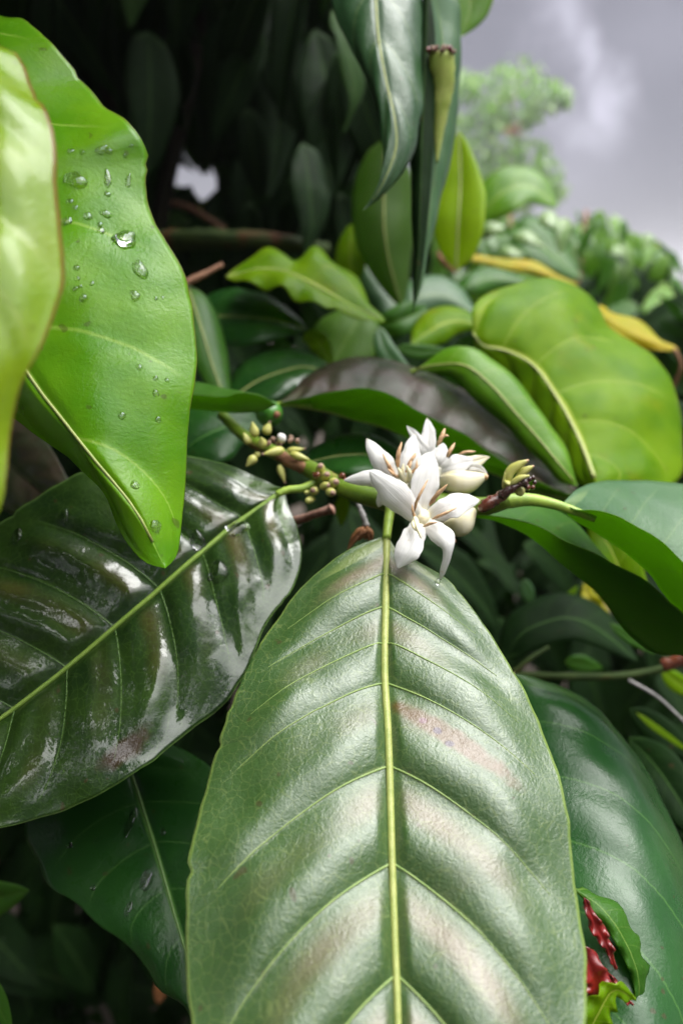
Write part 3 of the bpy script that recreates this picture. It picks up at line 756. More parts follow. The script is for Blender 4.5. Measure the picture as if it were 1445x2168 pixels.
# U: the lower folded leaf of the pair
LU = [(1002, 1090, .212), (1060, 1066, .222), (1120, 1062, .232), (1180, 1080, .238), (1235, 1125, .240), (1290, 1190, .238), (1380, 1270, .228), (1560, 1420, .20)]
MU = [(1002, 1093, .211), (1060, 1104, .213), (1111, 1127, .216), (1154, 1158, .218), (1197, 1197, .219), (1234, 1231, .220), (1277, 1276, .219), (1308, 1318, .218), (1354, 1362, .214), (1392, 1383, .21), (1450, 1388, .206), (1560, 1420, .20)]
RU = [(1002, 1091, .210), (1040, 1092, .207), (1077, 1099, .205), (1139, 1114, .202), (1197, 1142, .200), (1262, 1172, .198), (1308, 1200, .197), (1354, 1223, .196), (1419, 1274, .195), (1447, 1298, .194), (1560, 1420, .20)]
gU = Grid(px3(LU), px3(MU), px3(RU), nu=50, nv=33, bulge=.10, face=('L', 1))
o = leaf_obj('leaf', gU, 'mid', 'dark_under', parent=branch); o['label'] = 'long folded leaf showing its dark underside'

# --- buds, berries and withered bits on the stem
def ellip(name, a, b, r, mat, parent, prof=None, ns=10, n=12, bend=(0, 0, 0), rough=.06):
    a = np.array(a); b = np.array(b); t = np.linspace(0, 1, n)
    P = a + (b - a) * t[:, None] + np.array(bend) * (4 * t * (1 - t))[:, None]
    pr = prof(t) if prof else np.sin(np.pi * np.clip(t * .94 + .04, 0, 1)) ** .6
    V, F = tube(P, r * np.maximum(pr, .05), ns, rough=rough, seed=a[0] * 100); return link(name, V, F, M[mat], parent=parent)
budp = lambda t: .45 + .75 * np.sin(np.pi * np.clip(t, 0, 1) ** .7) - .35 * t
B1 = [((540, 925, .232), (534, 893, .230), 9), ((562, 920, .234), (571, 893, .233), 9), ((528, 940, .232), (515, 916, .231), 8), ((556, 945, .229), (553, 926, .226), 9),
      ((600, 952, .227), (556, 962, .224), 9), ((608, 954, .229), (645, 950, .228), 6), ((615, 960, .227), (656, 974, .226), 7), ((541, 966, .228), (521, 988, .227), 9), ((590, 985, .231), (603, 1022, .230), 7), ((548, 965, .229), (540, 958, .228), 6)]
for i, (a, b, r) in enumerate(B1):
    bud = ellip('bud', at(*a), at(*b), r * K * a[2] * 1.05, 'bud', branch, budp)
    if i in (1, 4, 5, 8):
        q = at(*a) * .06 + at(*b) * .94; q2 = q + (at(*b) - at(*a)) * .12
        ellip('bud_tip', q, q2, r * K * a[2] * .4, 'bud_tip', bud, n=6)
ellip('fluff', at(588, 932, .2275), at(604, 922, .2275), .0016, 'fluff', branch)
for (x, y, d, r) in [(570, 945, .231, 12), (578, 938, .232, 10), (612, 938, .23, 9), (628, 940, .23, 10), (590, 948, .23, 10), (620, 932, .231, 7)]:
    q = rvec() * .0012
    ellip('withered_calyx', at(x, y, d) - q, at(x + rng.uniform(-8, 8), y - 12, d - .001) + q, r * K * d * .6, 'bud_tip', branch, n=6, ns=7, rough=.8)
o = ellip('berry', at(548, 872, .262), at(592, 880, .256), .0047, 'berry', branch, lambda t: np.sqrt(np.maximum(1 - (2 * t - 1) ** 2, 0)), 16, 16, rough=.02)
ellip('scar', at(583, 877, .2545), at(589, 879, .2528), .0013, 'scar', o, n=6)
# pinheads where flowers dropped, each ending in a brown disc
for (x, y, d, dx, dy, r) in [(678, 1000, .219, 0, -14, 10), (686, 1012, .217, 6, -8, 10), (701, 1025, .214, 10, -5, 11), (682, 1030, .215, 14, -2, 9), (668, 1040, .217, -6, -2, 9), (696, 1040, .213, 8, 4, 10), (662, 1055, .217, -12, 6, 8), (651, 1042, .218, -4, 1, 5)]:
    a = at(x, y, d + .002); b = at(x + dx, y + dy, d - .002)
    bud = ellip('pinhead', a, b, r * K * d, 'bud', branch, lambda t: .65 + .4 * np.sin(np.pi * np.clip(t * .9 + .1, 0, 1)))
    if r > 8:
        w = (b - a) / np.linalg.norm(b - a)
        ellip('disc_scar', b - w * .0003, b + w * .00018, r * K * d * .62, 'bud_tip', bud, lambda t: np.ones_like(t), n=3)
for (x, y) in ((720, 1012), (726, 1022), (667, 1010)):
    ellip('withered_calyx', at(x, y, .216), at(x + 7, y - 8, .214), .0011, 'stipule', branch, n=6, rough=.7)
# node at the branch tip: stipule, withered flower, young buds
V, F = tube(pxpath([(1014, 1080, .1985), (1030, 1068, .1975), (1050, 1056, .197), (1072, 1048, .197)], 14), np.array([.0007, .0013, .0017, .0019, .0019, .0018, .0017, .0017, .0016, .0015, .0014, .0013, .0011, .0008]), 10, rough=.5); link('stipule', V, F, M['stipule'], parent=branch)
V, F = tube(pxpath([(1058, 1050, .1955), (1080, 1036, .1945), (1105, 1023, .194), (1118, 1020, .1935)], 14), np.array([.0010, .0012, .0013, .0013, .0012, .0011, .0010, .0010, .0009, .0009, .0011, .0014, .0016, .0012]), 9, rough=.6, seed=4); wf_ = link('withered_flower', V, F, M['stipule_dark'], parent=branch)
for (x, y, r) in [(1128, 1012, 5), (1132, 1022, 5), (1128, 1032, 5), (1118, 1032, 6), (1122, 1015, 6)]:
    ellip('lobe', at(x - 6, y, .1935), at(x + 4, y - 1, .193), r * K * .19 * 1.1, 'stipule' if y > 1025 else 'stipule_dark', wf_, n=6, rough=.5)
for mid, w in (([(1076, 1020, .196), (1078, 1000, .196), (1098, 984, .195), (1116, 975, .194)], 11), ([(1092, 1014, .197), (1108, 998, .196), (1128, 987, .195)], 9), ([(1080, 1026, .1945), (1098, 1013, .1935), (1120, 1007, .1925)], 7), ([(1064, 1034, .197), (1067, 1015, .196), (1068, 1000, .1955)], 4)):
    P = pxpath(mid, 12)
    V, F = tube(P, w * K * .196 * np.array([.45, .7, .9, 1, 1, 1, .95, .88, .75, .6, .42, .25]), 9, rough=.1); o = link('young_bud', V, F, M['bud'], parent=branch)
    if w > 8: ellip('bud_tip', P[-2], P[-1] + (P[-1] - P[-2]) * .5, w * K * .196 * .32, 'anther', o, n=5)
ellip('young_bud', at(1072, 1028, .1955), at(1078, 1018, .195), .0013, 'bud', branch)
ellip('young_bud', at(1090, 1044, .197), at(1110, 1036, .196), .0014, 'bud', branch)

# --- the flowers
def petal(fl, mid, w, wr=None, ws=1.06, mat='petal', dl=0., dr=0., bulge=.10, label=None, seed=0, wave=.0003, prof='petal'):
    wr = w if wr is None else wr
    L, C, Rr = lmr(mid, w * ws, wr * ws, prof=prof, dl=dl, dr=dr, n=18, jag=.24)
    g = Grid(L, C, Rr, nu=22, nv=13, bulge=bulge * .7, und=.0005, undf=160, wave=wave, wf=9, seed=seed, groove=.0001)
    V, F = g.mesh('', None)
    o = link('petal', V, F, M[mat], parent=fl, uv=g.uvs(), origin=g.P[0, 6], solid=.0002, solid_off=0)
    m = o.modifiers.new('smooth', 'SUBSURF'); m.levels = m.render_levels = 1
    if label: o['label'] = label
    return o
def stamen(fl, pts, w, mat='anther', name='stamen'):
    P = pxpath(pts, 14)
    w = (.78 if mat == 'anther' else .9) * w * K * pts[0][2]
    V, F = tube(P, w * np.array([.35, .6, .85, 1, 1, .95, 1, .9, .95, .85, .8, .6, .42, .2]), 7, rough=.35, seed=pts[0][0]); return link(name, V, F, M[mat], parent=fl)
f1 = empty('flower', at(888, 1090, .196)); f1.parent = branch; f1.location = Vector(at(888, 1090, .196)) - Vector(branch.location); f1['label'] = 'open white flower nearest the camera with five petals spread'
petal(f1, [(890, 1098, .1925), (850, 1062, .1885), (815, 1028, .1880), (781, 997, .1895)], 30, 27, dl=.0025, dr=.001, bulge=.16, seed=1)
petal(f1, [(890, 1092, .1935), (893, 1045, .1925), (905, 1000, .1930), (914, 955, .1950)], 27, 26, dl=-.001, dr=.0025, bulge=.16, seed=2)
petal(f1, [(903, 1098, .1930), (938, 1077, .1895), (975, 1064, .1890), (1016, 1059, .1915)], 22, 27, dl=.003, dr=-.001, bulge=.12, seed=3)
petal(f1, [(889, 1104, .1920), (874, 1140, .1860), (858, 1170, .1840), (841, 1203, .1850)], 27, 25, dl=.001, dr=.002, bulge=.10, seed=4, prof='flare')
petal(f1, [(898, 1104, .1920), (924, 1127, .1860), (944, 1150, .1840), (946, 1178, .1845), (938, 1205, .1860), (930, 1228, .1880)], 23, 21, dl=.002, dr=.0015, bulge=.14, seed=5, prof='tail')
stamen(f1, [(877, 1082, .1895), (882, 1060, .1865), (892, 1040, .1860), (905, 1015, .1870)], 4.6)
stamen(f1, [(908, 1070, .1905), (922, 1050, .1875), (946, 1026, .1860)], 6.5)
stamen(f1, [(914, 1099, .1880), (938, 1088, .1862), (966, 1075, .1868)], 4.6)
stamen(f1, [(895, 1115, .1885), (912, 1108, .1850), (926, 1106, .1845)], 4.2)
stamen(f1, [(878, 1098, .1890), (873, 1082, .1870), (872, 1068, .1870)], 4.2)
stamen(f1, [(876, 1092, .1890), (882, 1112, .1850), (886, 1126, .1835), (891, 1140, .1830)], 6.5, 'style', 'style')
stamen(f1, [(878, 1096, .1890), (874, 1112, .1855), (880, 1124, .1842)], 5.5, 'style', 'style')
ellip('flower_throat', at(892, 1102, .1985), at(892, 1094, .1915), .0022, 'style', f1, lambda t: .5 + .5 * t)
V, F = tube(pxpath([(892, 1098, .1925), (888, 1088, .197), (880, 1076, .203)], 10), np.linspace(.0016, .0010, 10), 9); link('flower_tube', V, F, M['petal'], parent=f1)
f2 = empty('flower', at(845, 1030, .204)); f2.parent = branch; f2.location = Vector(at(845, 1030, .204)) - Vector(branch.location); f2['label'] = 'white flower with tan anthers behind the nearest one'
petal(f2, [(845, 1030, .203), (815, 1018, .197), (780, 1012, .195), (727, 1017, .196)], 19, 17, dl=.002, dr=.001, bulge=.15, seed=6)
petal(f2, [(842, 1030, .203), (825, 1000, .199), (798, 965, .198), (775, 928, .200)], 22, 20, dl=.001, dr=.002, bulge=.15, seed=7)
petal(f2, [(852, 1025, .204), (862, 985, .203), (868, 955, .204), (878, 918, .207)], 19, 20, dl=.001, dr=.002, bulge=.15, seed=8)
petal(f2, [(858, 1030, .204), (880, 1005, .201), (900, 980, .201), (915, 955, .203)], 20, 20, dl=.001, dr=.002, bulge=.15, seed=9)
petal(f2, [(838, 1038, .203), (820, 1045, .201), (806, 1058, .201), (800, 1074, .203)], 14, 12, bulge=.15, seed=10)
for pts, w in (([(842, 990, .199), (842, 965, .1975), (850, 936, .198)], 6.2), ([(838, 1012, .1985), (822, 985, .1965), (809, 959, .1975)], 5.5), ([(862, 985, .199), (872, 972, .1985), (880, 958, .199)], 5), ([(866, 1004, .199), (880, 992, .198), (882, 974, .198)], 4.5), ([(846, 1012, .1975), (832, 1004, .196), (820, 992, .196)], 4.5), ([(858, 1000, .1985), (866, 988, .1978), (870, 975, .198)], 4.5)): stamen(f2, pts, w)
for pts, w in (([(858, 1024, .1995), (850, 1008, .197), (842, 990, .1955)], 7), ([(862, 1022, .1995), (866, 1003, .197), (860, 985, .196)], 6.5), ([(856, 1022, .199), (852, 1000, .1965), (853, 982, .196)], 5)): stamen(f2, pts, w, 'style', 'style')
V, F = tube(pxpath([(852, 1022, .2025), (850, 1036, .2045), (846, 1052, .2065)], 10), np.linspace(.0016, .0010, 10), 9); link('flower_tube', V, F, M['petal'], parent=f2)
f3 = empty('flower', at(935, 995, .210)); f3.parent = branch; f3.location = Vector(at(935, 995, .210)) - Vector(branch.location); f3['label'] = 'white flower turned sideways behind the other two'
petal(f3, [(908, 985, .210), (898, 955, .209), (880, 925, .209), (860, 901, .211)], 13, 12, bulge=.15, seed=11)
petal(f3, [(918, 985, .210), (906, 950, .209), (907, 915, .210), (903, 884, .212)], 18, 16, bulge=.15, seed=12)
petal(f3, [(915, 990, .209), (928, 975, .207), (935, 955, .208), (938, 938, .210)], 20, 16, bulge=.15, seed=13)
petal(f3, [(925, 996, .208), (950, 990, .205), (975, 982, .205), (1003, 976, .207)], 22, 20, dl=.002, bulge=.18, seed=14)
petal(f3, [(955, 985, .210), (985, 980, .209), (1010, 975, .210), (1036, 967, .212)], 13, 14, mat='cream', bulge=.15, seed=15)
petal(f3, [(960, 1000, .2085), (990, 988, .207), (1015, 992, .2065), (1031, 1004, .207)], 9, 9, bulge=.2, seed=16)
for pts, w in (([(925, 944, .2065), (934, 926, .206), (941, 907, .207)], 6.5), ([(945, 968, .2045), (952, 955, .204), (962, 938, .205)], 5.8), ([(970, 962, .2055), (985, 957, .205), (1006, 956, .2055)], 4.2), ([(938, 925, .2065), (944, 922, .206), (949, 924, .206)], 3.5)): stamen(f3, pts, w)
V, F = tube(pxpath([(930, 992, .2085), (925, 1020, .208), (915, 1045, .2075)], 10), np.linspace(.0018, .0011, 10), 9); link('flower_tube', V, F, M['petal'], parent=f3)
def big_bud(pts, w, label, n=6):
    fb = empty('flower_bud', at(*pts[0])); fb.parent = branch; fb.location = Vector(at(*pts[0])) - Vector(branch.location); fb['label'] = label
    P = pxpath(pts, 18); ax = (P[-1] - P[0]) / np.linalg.norm(P[-1] - P[0]); e1 = np.cross(ax, FWD); e1 /= np.linalg.norm(e1); e2 = np.cross(ax, e1)
    t = np.linspace(0, 1, 18); pr = np.sin(np.pi * np.clip(.12 + .86 * t, 0, 1) ** .9) ** .75; r = w * K * pts[0][2]
    for k in range(4):
        th0 = k * math.pi / 2 + .4; V = []; F = []; m = 9
        for i in range(18):
            for j in range(m):
                a = th0 + (j / (m - 1) - .5) * 2.2; rr = r * pr[i] * (1 + .06 * math.cos((j / (m - 1) - .5) * 3.1) + (.07 if k % 2 else 0))
                V.append(P[i] + rr * (math.cos(a) * e1 + math.sin(a) * e2))
        for i in range(17):
            for j in range(m - 1):
                q = i * m + j; F.append((q, q + 1, q + m + 1, q + m))
        link('petal', V, F, M['cream'], parent=fb, solid=.0003)
    return fb, P
fb, P = big_bud([(930, 1018, .2085), (960, 1020, .206), (995, 1020, .2055), (1029, 1008, .206)], 25, 'half closed cream flower with a browned tip')
ellip('brown_tip', P[-3], P[-1] + (P[-1] - P[-2]) * .6, .0010, 'anther', fb, n=6)
big_bud([(938, 1118, .2015), (960, 1112, .1995), (985, 1100, .199), (1006, 1078, .2)], 27, 'closed yellowish cream flower beneath the spread petal')
V, F = tube(pxpath([(951, 1130, .2), (958, 1140, .199), (964, 1148, .199)], 8), np.array([4, 5, 6, 6, 6, 5, 4, 2]) * K * .2, 7); link('anther', V, F, M['anther'], parent=branch)
# ------------------------------------------------------------------ leaves of other branches, each a thing of its own
# D: bright leaf with rain drops
LD = [(-260, -120, .215), (-60, 5, .212), (0, 25, .210), (45, 45, .207), (75, 70, .206), (150, 135, .202), (190, 180, .200), (225, 226, .198), (270, 265, .196), (300, 308, .195), (317, 342, .196), (307, 392, .193), (319, 440, .190), (350, 500, .187), (386, 560, .185), (402, 612, .184), (411, 680, .182), (418, 750, .180), (412, 820, .178), (401, 870, .176), (397, 960, .173), (394, 1080, .169), (386, 1140, .166), (372, 1182, .163), (350, 1203, .160)]
MD = [(-260, -120, .215), (-160, 200, .195), (-110, 450, .182), (-30, 650, .173), (60, 795, .168), (130, 885, .165), (215, 990, .162), (290, 1085, .160), (350, 1203, .160)]
RD = [(-260, -120, .215), (-330, 200, .205), (-260, 500, .195), (-120, 720, .184), (-20, 850, .178), (35, 895, .176), (60, 922, .175), (100, 950, .173), (150, 990, .171), (205, 1037, .168), (240, 1096, .165), (280, 1158, .162), (312, 1192, .160), (350, 1203, .160)]
leafD, gD = top_leaf('bright green leaf sprinkled with rain drops, its tip over the dark wet leaf', LD, MD, RD, 'bright', 'bright_under', rib=(.0007, .0003), nu=110, nv=61, bulge=.05, quilt=.0009, NV=6, sl=(.10, .04), wave=.0022, wf=24, seed=3, face=('L', 1), und=.0016, undf=38)
# E: nearest, blurred
LE = [(-240, -60, 0.1280), (-100, 40, 0.1238), (0, 84, 0.1220), (28, 88, 0.1219), (46, 112, 0.1211), (66, 170, 0.1193), (100, 230, 0.1175), (116, 290, 0.1156), (121, 380, 0.1128), (126, 470, 0.1100), (134, 540, 0.1082), (131, 600, 0.1066), (115, 660, 0.1051), (86, 740, 0.1030), (50, 810, 0.1019), (26, 880, 0.1008), (15, 930, 0.1001), (10, 1000, 0.0990), (5, 1060, 0.0985), (-20, 1120, 0.0980)]
ME = [(-240, -60, 0.1280), (-190, 150, 0.1159), (-150, 400, 0.1082), (-110, 700, 0.1000), (-70, 900, 0.1005), (-20, 1120, 0.0980)]
RE = [(-240, -60, 0.1280), (-420, 150, 0.1159), (-420, 500, 0.1052), (-300, 850, 0.0973), (-140, 1040, 0.0947), (-20, 1120, 0.0980)]
leafE, gE = top_leaf('glossy yellow green leaf closest to the camera, brown along its edge', LE, ME, RE, 'young', 'bright_under', rib=(.0006, .0003), nu=70, nv=41, bulge=.10, cup=-.05, quilt=.0012, NV=6, wave=.0012, wf=22, seed=5, face=('L', 1))
# C: under the wet leaf
plC = plane3((290, 1600, .226), (75, 1820, .208), (420, 2140, .180))
LC = [(250, 1540), (140, 1600), (60, 1690), (40, 1752), (75, 1822), (100, 1872), (160, 1912), (212, 1962), (256, 1990), (302, 2042), (332, 2092), (390, 2132), (430, 2230), (500, 2360)]
MC = [(250, 1540), (285, 1655), (312, 1740), (340, 1830), (372, 1945), (420, 2100), (460, 2230), (500, 2360)]
RC = [(250, 1540), (400, 1590), (520, 1700), (600, 1850), (640, 2000), (620, 2180), (570, 2300), (500, 2360)]
leafC, gC = top_leaf('dark green leaf with wet glints half hidden under the wet leaf', LC, MC, RC, 'dark', 'dark_under', plane=plC, rib=(.0005, .0003), ribmat='vein_dark', nu=60, nv=41, bulge=.06, cup=-.06, quilt=.0009, wave=.0016, wf=18, seed=6)
# V: low dark leaf beside the pale one
plV = plane3((1100, 1430, .222), (1445, 1700, .200), (1300, 2168, .157))
LV = [(1085, 1425), (1110, 1426), (1180, 1436), (1262, 1468), (1332, 1530), (1392, 1605), (1446, 1702), (1500, 1850), (1540, 2050), (1520, 2250), (1430, 2420), (1300, 2500)]
MV = [(1085, 1425), (1110, 1560), (1140, 1720), (1175, 1900), (1215, 2100), (1300, 2500)]
RV = [(1085, 1425), (1000, 1600), (960, 1800), (980, 2050), (1080, 2300), (1300, 2500)]
leafV, gV = top_leaf('broad dark green leaf curving away behind the pale leaf with the deep veins', LV, MV, RV, 'sheen', 'dark_under', plane=plV, rib=(.0006, .0003), nu=70, nv=41, bulge=.20, cup=-.16, quilt=.0016, qp=1.3, NV=7, sl=(.22, .06), wave=.0005, seed=7)
# F: hanging dark leaf at the top
LF = [(800, -260, .300), (720, -120, .290), (700, -10, .280), (712, 40, .276), (737, 92, .272), (770, 160, .267), (795, 225, .263), (806, 290, .260), (813, 330, .258), (806, 370, .257), (793, 405, .256), (768, 446, .256)]
MF = [(800, -260, .300), (793, -100, .278), (800, 80, .266), (818, 180, .261), (834, 250, .258), (838, 310, .257), (826, 352, .256), (800, 405, .256), (768, 446, .256)]
RF = [(800, -260, .300), (880, -140, .292), (890, -20, .284), (894, 60, .278), (896, 140, .273), (893, 220, .269), (884, 262, .266), (881, 310, .264), (866, 350, .262), (840, 386, .260), (804, 420, .258), (768, 446, .256)]
top_leaf('dark glossy leaf hanging tip down under the shaded shrub', LF, MF, RF, 'hang', 'dark_under', rib=(.0007, .0003), nu=50, nv=31, bulge=.12, quilt=.0012, NV=7, wave=.001, seed=8)
# G: twisted hanging leaf with its pale edge strip
LG = [(900, -60, .297), (900, 40, .294), (905, 150, .290), (908, 260, .287), (903, 360, .284), (897, 440, .282), (892, 520, .280), (887, 590, .279), (876, 655, .278)]
MG = [(902, -60, .298), (930, 40, .302), (936, 150, .299), (935, 260, .296), (922, 360, .292), (908, 440, .287), (899, 520, .283), (890, 590, .280), (876, 655, .278)]
RG = [(905, -60, .300), (968, 0, .318), (974, 60, .316), (974, 150, .313), (968, 250, .309), (951, 350, .304), (926, 450, .298), (910, 520, .291), (893, 600, .285), (876, 655, .278)]
top_leaf('long pale green hanging leaf, narrowing downward beside the broken stub', LG, MG, RG, 'grey', 'dark_under', nu=50, nv=25, bulge=.08)
easy_leaf('narrow blackish leaf hanging to a thread thin point between the two pale hanging leaves', [(905, -40, .280), (900, 130, .277), (893, 300, .274), (889, 450, .272), (885, 560, .272), (874, 660, .273)], 25, 'fill', 'fill_under', dl=.006, dr=.010, bulge=.2)
stub = link('broken_stub', *tube(pxpath([(924, 345, .286), (929, 260, .284), (935, 180, .281), (933, 112, .277)], 22), np.interp(np.linspace(0, 1, 22), [0, .2, .45, .7, .9, 1], [.0004, .0015, .0029, .0043, .0050, .0046]), 14, rough=.22), M['stub'])
tag(stub, 'pale broken shoot stub with a reddish brown end against the long pale hanging leaf', 'stub')
for k in range(16):
    a = k * .81; rr = 1 if k % 3 else .5; q = at(933 + 26 * rr * math.cos(a), 108 + 7 * rr * math.sin(a), .2745 + .002 * math.sin(a))
    ellip('ragged_end', q - np.array([0, 0, .0010]), q + np.array([rng.normal(0, .0005), 0, rng.uniform(.0005, .0020)]), rng.uniform(.0006, .0012), 'red' if k % 3 == 1 else 'bud_tip', stub, n=5, rough=.8)
easy_leaf('lime leaf upright between the twisted leaf and the misty tree', [(965, 575, .42), (970, 470, .42), (974, 370, .43), (970, 275, .44)], 56, 'glow', 'glow', dl=.01, dr=-.01, rib=(.0007, .0003), bulge=.1)
easy_leaf('bright green leaf end at the frame top above the misty tree', [(940, -140, .36), (985, -50, .36), (995, 10, .36), (976, 78, .36)], 62, 'green', 'lime_under', bulge=.1)
easy_leaf('dark green leaf hanging straight behind the twisted leaf', [(815, 290, .42), (812, 400, .42), (815, 510, .42), (850, 655, .43)], 68, 'dark_under', 'mid', dl=.015, dr=.01, bulge=.1, rib=(.0007, .0003))
for lab, mid, w, mt in (('dim green leaf hanging in the shrub, its tip just left of the dark glossy hanging leaf'.replace('just left of', 'beside'), [(665, 60, .66), (690, 180, .65), (700, 300, .65), (690, 440, .65)], 62, 'fill'),
                        ('dim green sliver of leaf behind the edge of the dark glossy hanging leaf', [(700, 20, .44), (735, 110, .43), (752, 200, .43), (725, 285, .43)], 20, 'fill_under'),
                        ('long dim leaf deep in the shrub, above the thick blurred limb', [(560, -60, .80), (585, 120, .78), (590, 260, .78), (570, 420, .78)], 58, 'fill'),
                        ('dim green leaf end low in the shrub, over the wavy lime leaf', [(640, 300, .55), (655, 400, .54), (660, 480, .54), (645, 540, .54)], 40, 'fill'),
                        ('faint green leaf at the frame top, high in the dark shrub', [(300, -120, .62), (285, -20, .60), (275, 60, .60)], 40, 'fill_under')):
    easy_leaf(lab, mid, w, mt, 'fill_under', dl=.012, dr=-.008, bulge=.12, wave=.002)
# J: wavy lime leaf
LJ = [(478, 586, .352), (520, 547, .366), (560, 530, .374), (600, 538, .376), (622, 552, .376), (662, 528, .380), (702, 545, .376), (736, 572, .368), (766, 612, .358), (788, 645, .348), (815, 681, .338)]
MJ = [(478, 586, .350), (540, 572, .352), (600, 572, .352), (640, 592, .350), (692, 620, .346), (742, 648, .342), (788, 668, .338), (815, 681, .338)]
RJ = [(478, 586, .348), (510, 600, .340), (545, 604, .336), (600, 616, .332), (650, 640, .330), (690, 657, .330), (712, 652, .330), (742, 664, .330), (775, 682, .332), (815, 681, .338)]
top_leaf('wavy lime green leaf lying across the dark leaves', LJ, MJ, RJ, 'lime', 'lime_under', rib=(.0006, .0003), nu=50, nv=31, bulge=.12, wave=.0022, wf=26, seed=9)
easy_leaf('small pointed lime leaf above the end of the wavy lime leaf', [(745, 600, .44), (742, 545, .44), (744, 472, .45)], 34, 'lime', 'lime_under', dl=.01, bulge=.1)
easy_leaf('blackish leaf with a wet rim below the wavy lime leaf', [(400, 670, .375), (500, 672, .365), (590, 680, .358), (652, 700, .355)], 62, 'dark', 'dark_under', dl=.02, dr=-.02, rib=(.0006, .0003), bulge=.15)
easy_leaf('narrow dull dark leaf beside the rim of the drop covered leaf', [(395, 600, .345), (425, 690, .33), (455, 790, .32), (490, 880, .31)], 42, 'mid', 'dark_under', wr=42, dl=.01, rib=(.0005, .0003), bulge=.1)
easy_leaf('smooth deep green leaf standing beyond the arched purplish leaf', [(690, 800, .37), (720, 740, .375), (750, 690, .38), (770, 630, .39)], 72, 'mid_under', 'mid', bulge=.12, dl=.01)
easy_leaf('small curled bright leaf with wet glints next to the deep green leaf', [(640, 715, .36), (672, 722, .352), (705, 772, .35)], 22, 'lime', 'lime_under', bulge=.3, wave=.001)
easy_leaf('dusky leaf tucked behind the arched purplish leaf', [(480, 850, .32), (560, 800, .325), (640, 778, .33), (720, 800, .33)], 52, 'dark', 'dark_under', dl=.02, dr=-.015, rib=(.0005, .0003), bulge=.1)
# N: narrow end of a folded leaf poking past the drop covered leaf
LN = [(250, 830, .262), (330, 806, .262), (410, 808, .262), (470, 822, .258), (520, 832, .254), (586, 856, .250)]
MN = [(250, 860, .256), (330, 862, .254), (410, 866, .252), (480, 872, .250), (540, 872, .250), (586, 856, .250)]
RN = [(250, 840, .246), (330, 836, .245), (405, 835, .244), (486, 838, .243), (494, 832, .243), (545, 834, .246), (586, 856, .250)]
top_leaf('small folded olive leaf tip above the yellow bud cluster', LN, MN, RN, 'mid', 'dark_under', nu=40, nv=21, bulge=.1, face=('L', 1))
easy_leaf('dark leaf behind the yellow bud cluster', [(380, 960, .27), (440, 920, .275), (500, 900, .28), (560, 905, .285)], 70, 'dark', 'dark_under', dl=.01, dr=-.01, bulge=.08)
# P: arched purplish leaf, near half turned up
LP = [(592, 852, .262), (622, 828, .276), (642, 800, .290), (692, 770, .302), (762, 759, .310), (832, 765, .312), (902, 785, .312), (962, 815, .310), (1012, 850, .307), (1062, 895, .302), (1112, 940, .297), (1165, 990, .290), (1230, 1050, .282)]
MP = [(592, 856, .260), (640, 866, .264), (700, 876, .268), (760, 890, .270), (820, 908, .272), (880, 932, .273), (950, 962, .274), (1020, 995, .275), (1090, 1025, .276), (1150, 1048, .278), (1230, 1060, .281)]
RP = [(592, 854, .258), (630, 846, .254), (682, 833, .250), (760, 826, .247), (840, 843, .246), (920, 885, .246), (1000, 935, .248), (1062, 975, .252), (1130, 1015, .262), (1180, 1040, .272), (1230, 1056, .281)]
top_leaf('arched purplish leaf folded along its length behind the flowers', LP, MP, RP, 'purple', 'dark_under', rib=(.0005, .0003), nu=70, nv=41, bulge=.10, quilt=.0014, wave=.0009, und=.0014, undf=45, seed=10, face=('L', 1))
V, F = tube(pxpath([(560, 860, .264), (600, 856, .260), (660, 860, .262)], 10), np.linspace(.0011, .0006, 10), 8)
o = link('petiole', V, F, M['petiole'], parent=bpy.data.objects['coffee_leaf.%03d' % (len([q for q in bpy.data.objects if q.name.startswith('coffee_leaf')]) - 1)])
easy_leaf('dark shining leaf just behind the blossoms, under the arched leaf', [(640, 985, .262), (720, 965, .262), (800, 968, .262), (900, 1010, .262)], 46, 'dark', 'dark_under', wr=40, dl=.022, dr=-.018, bulge=.14, rib=(.0005, .0003))
# R: big lime leaf on the far side
LR = [(1000, 705, .320), (996, 660, .326), (1030, 620, .334), (1092, 598, .340), (1160, 594, .344), (1230, 612, .346), (1272, 642, .344), (1292, 682, .338), (1330, 720, .334), (1372, 756, .328), (1412, 810, .320), (1436, 870, .312), (1447, 950, .302), (1442, 1006, .294), (1402, 1032, .286), (1330, 1030, .280), (1262, 1024, .276)]
MR = [(1000, 705, .320), (1022, 732, .318), (1070, 742, .316), (1122, 768, .312), (1170, 830, .304), (1220, 920, .292), (1262, 1024, .276)]
RR_ = [(1000, 705, .320), (1006, 742, .322), (1040, 775, .322), (1090, 830, .320), (1140, 900, .312), (1190, 975, .298), (1232, 1028, .284), (1262, 1024, .276)]
top_leaf('big rounded lime leaf with a pale midrib beyond the right hand stem'.replace('right hand ', 'flowering '), LR, MR, RR_, 'lime', 'lime_under', rib=(.0005, .0010), nu=70, nv=41, bulge=.08, quilt=.0009, NV=6, wave=.0018, wf=17, und=.0016, undf=40, seed=11, face=('L', 1))
LS = [(880, 782, .300), (905, 768, .302), (950, 741, .304), (1000, 738, .304), (1050, 770, .300), (1105, 828, .294), (1160, 890, .286), (1202, 965, .278), (1222, 1030, .272)]
MS = [(880, 782, .300), (930, 772, .294), (985, 775, .288), (1035, 812, .284), (1085, 868, .280), (1140, 930, .276), (1185, 985, .272), (1222, 1030, .272)]
RS = [(880, 784, .300), (920, 790, .296), (962, 805, .292), (1012, 855, .288), (1070, 908, .284), (1130, 962, .279), (1180, 1018, .274), (1222, 1030, .272)]
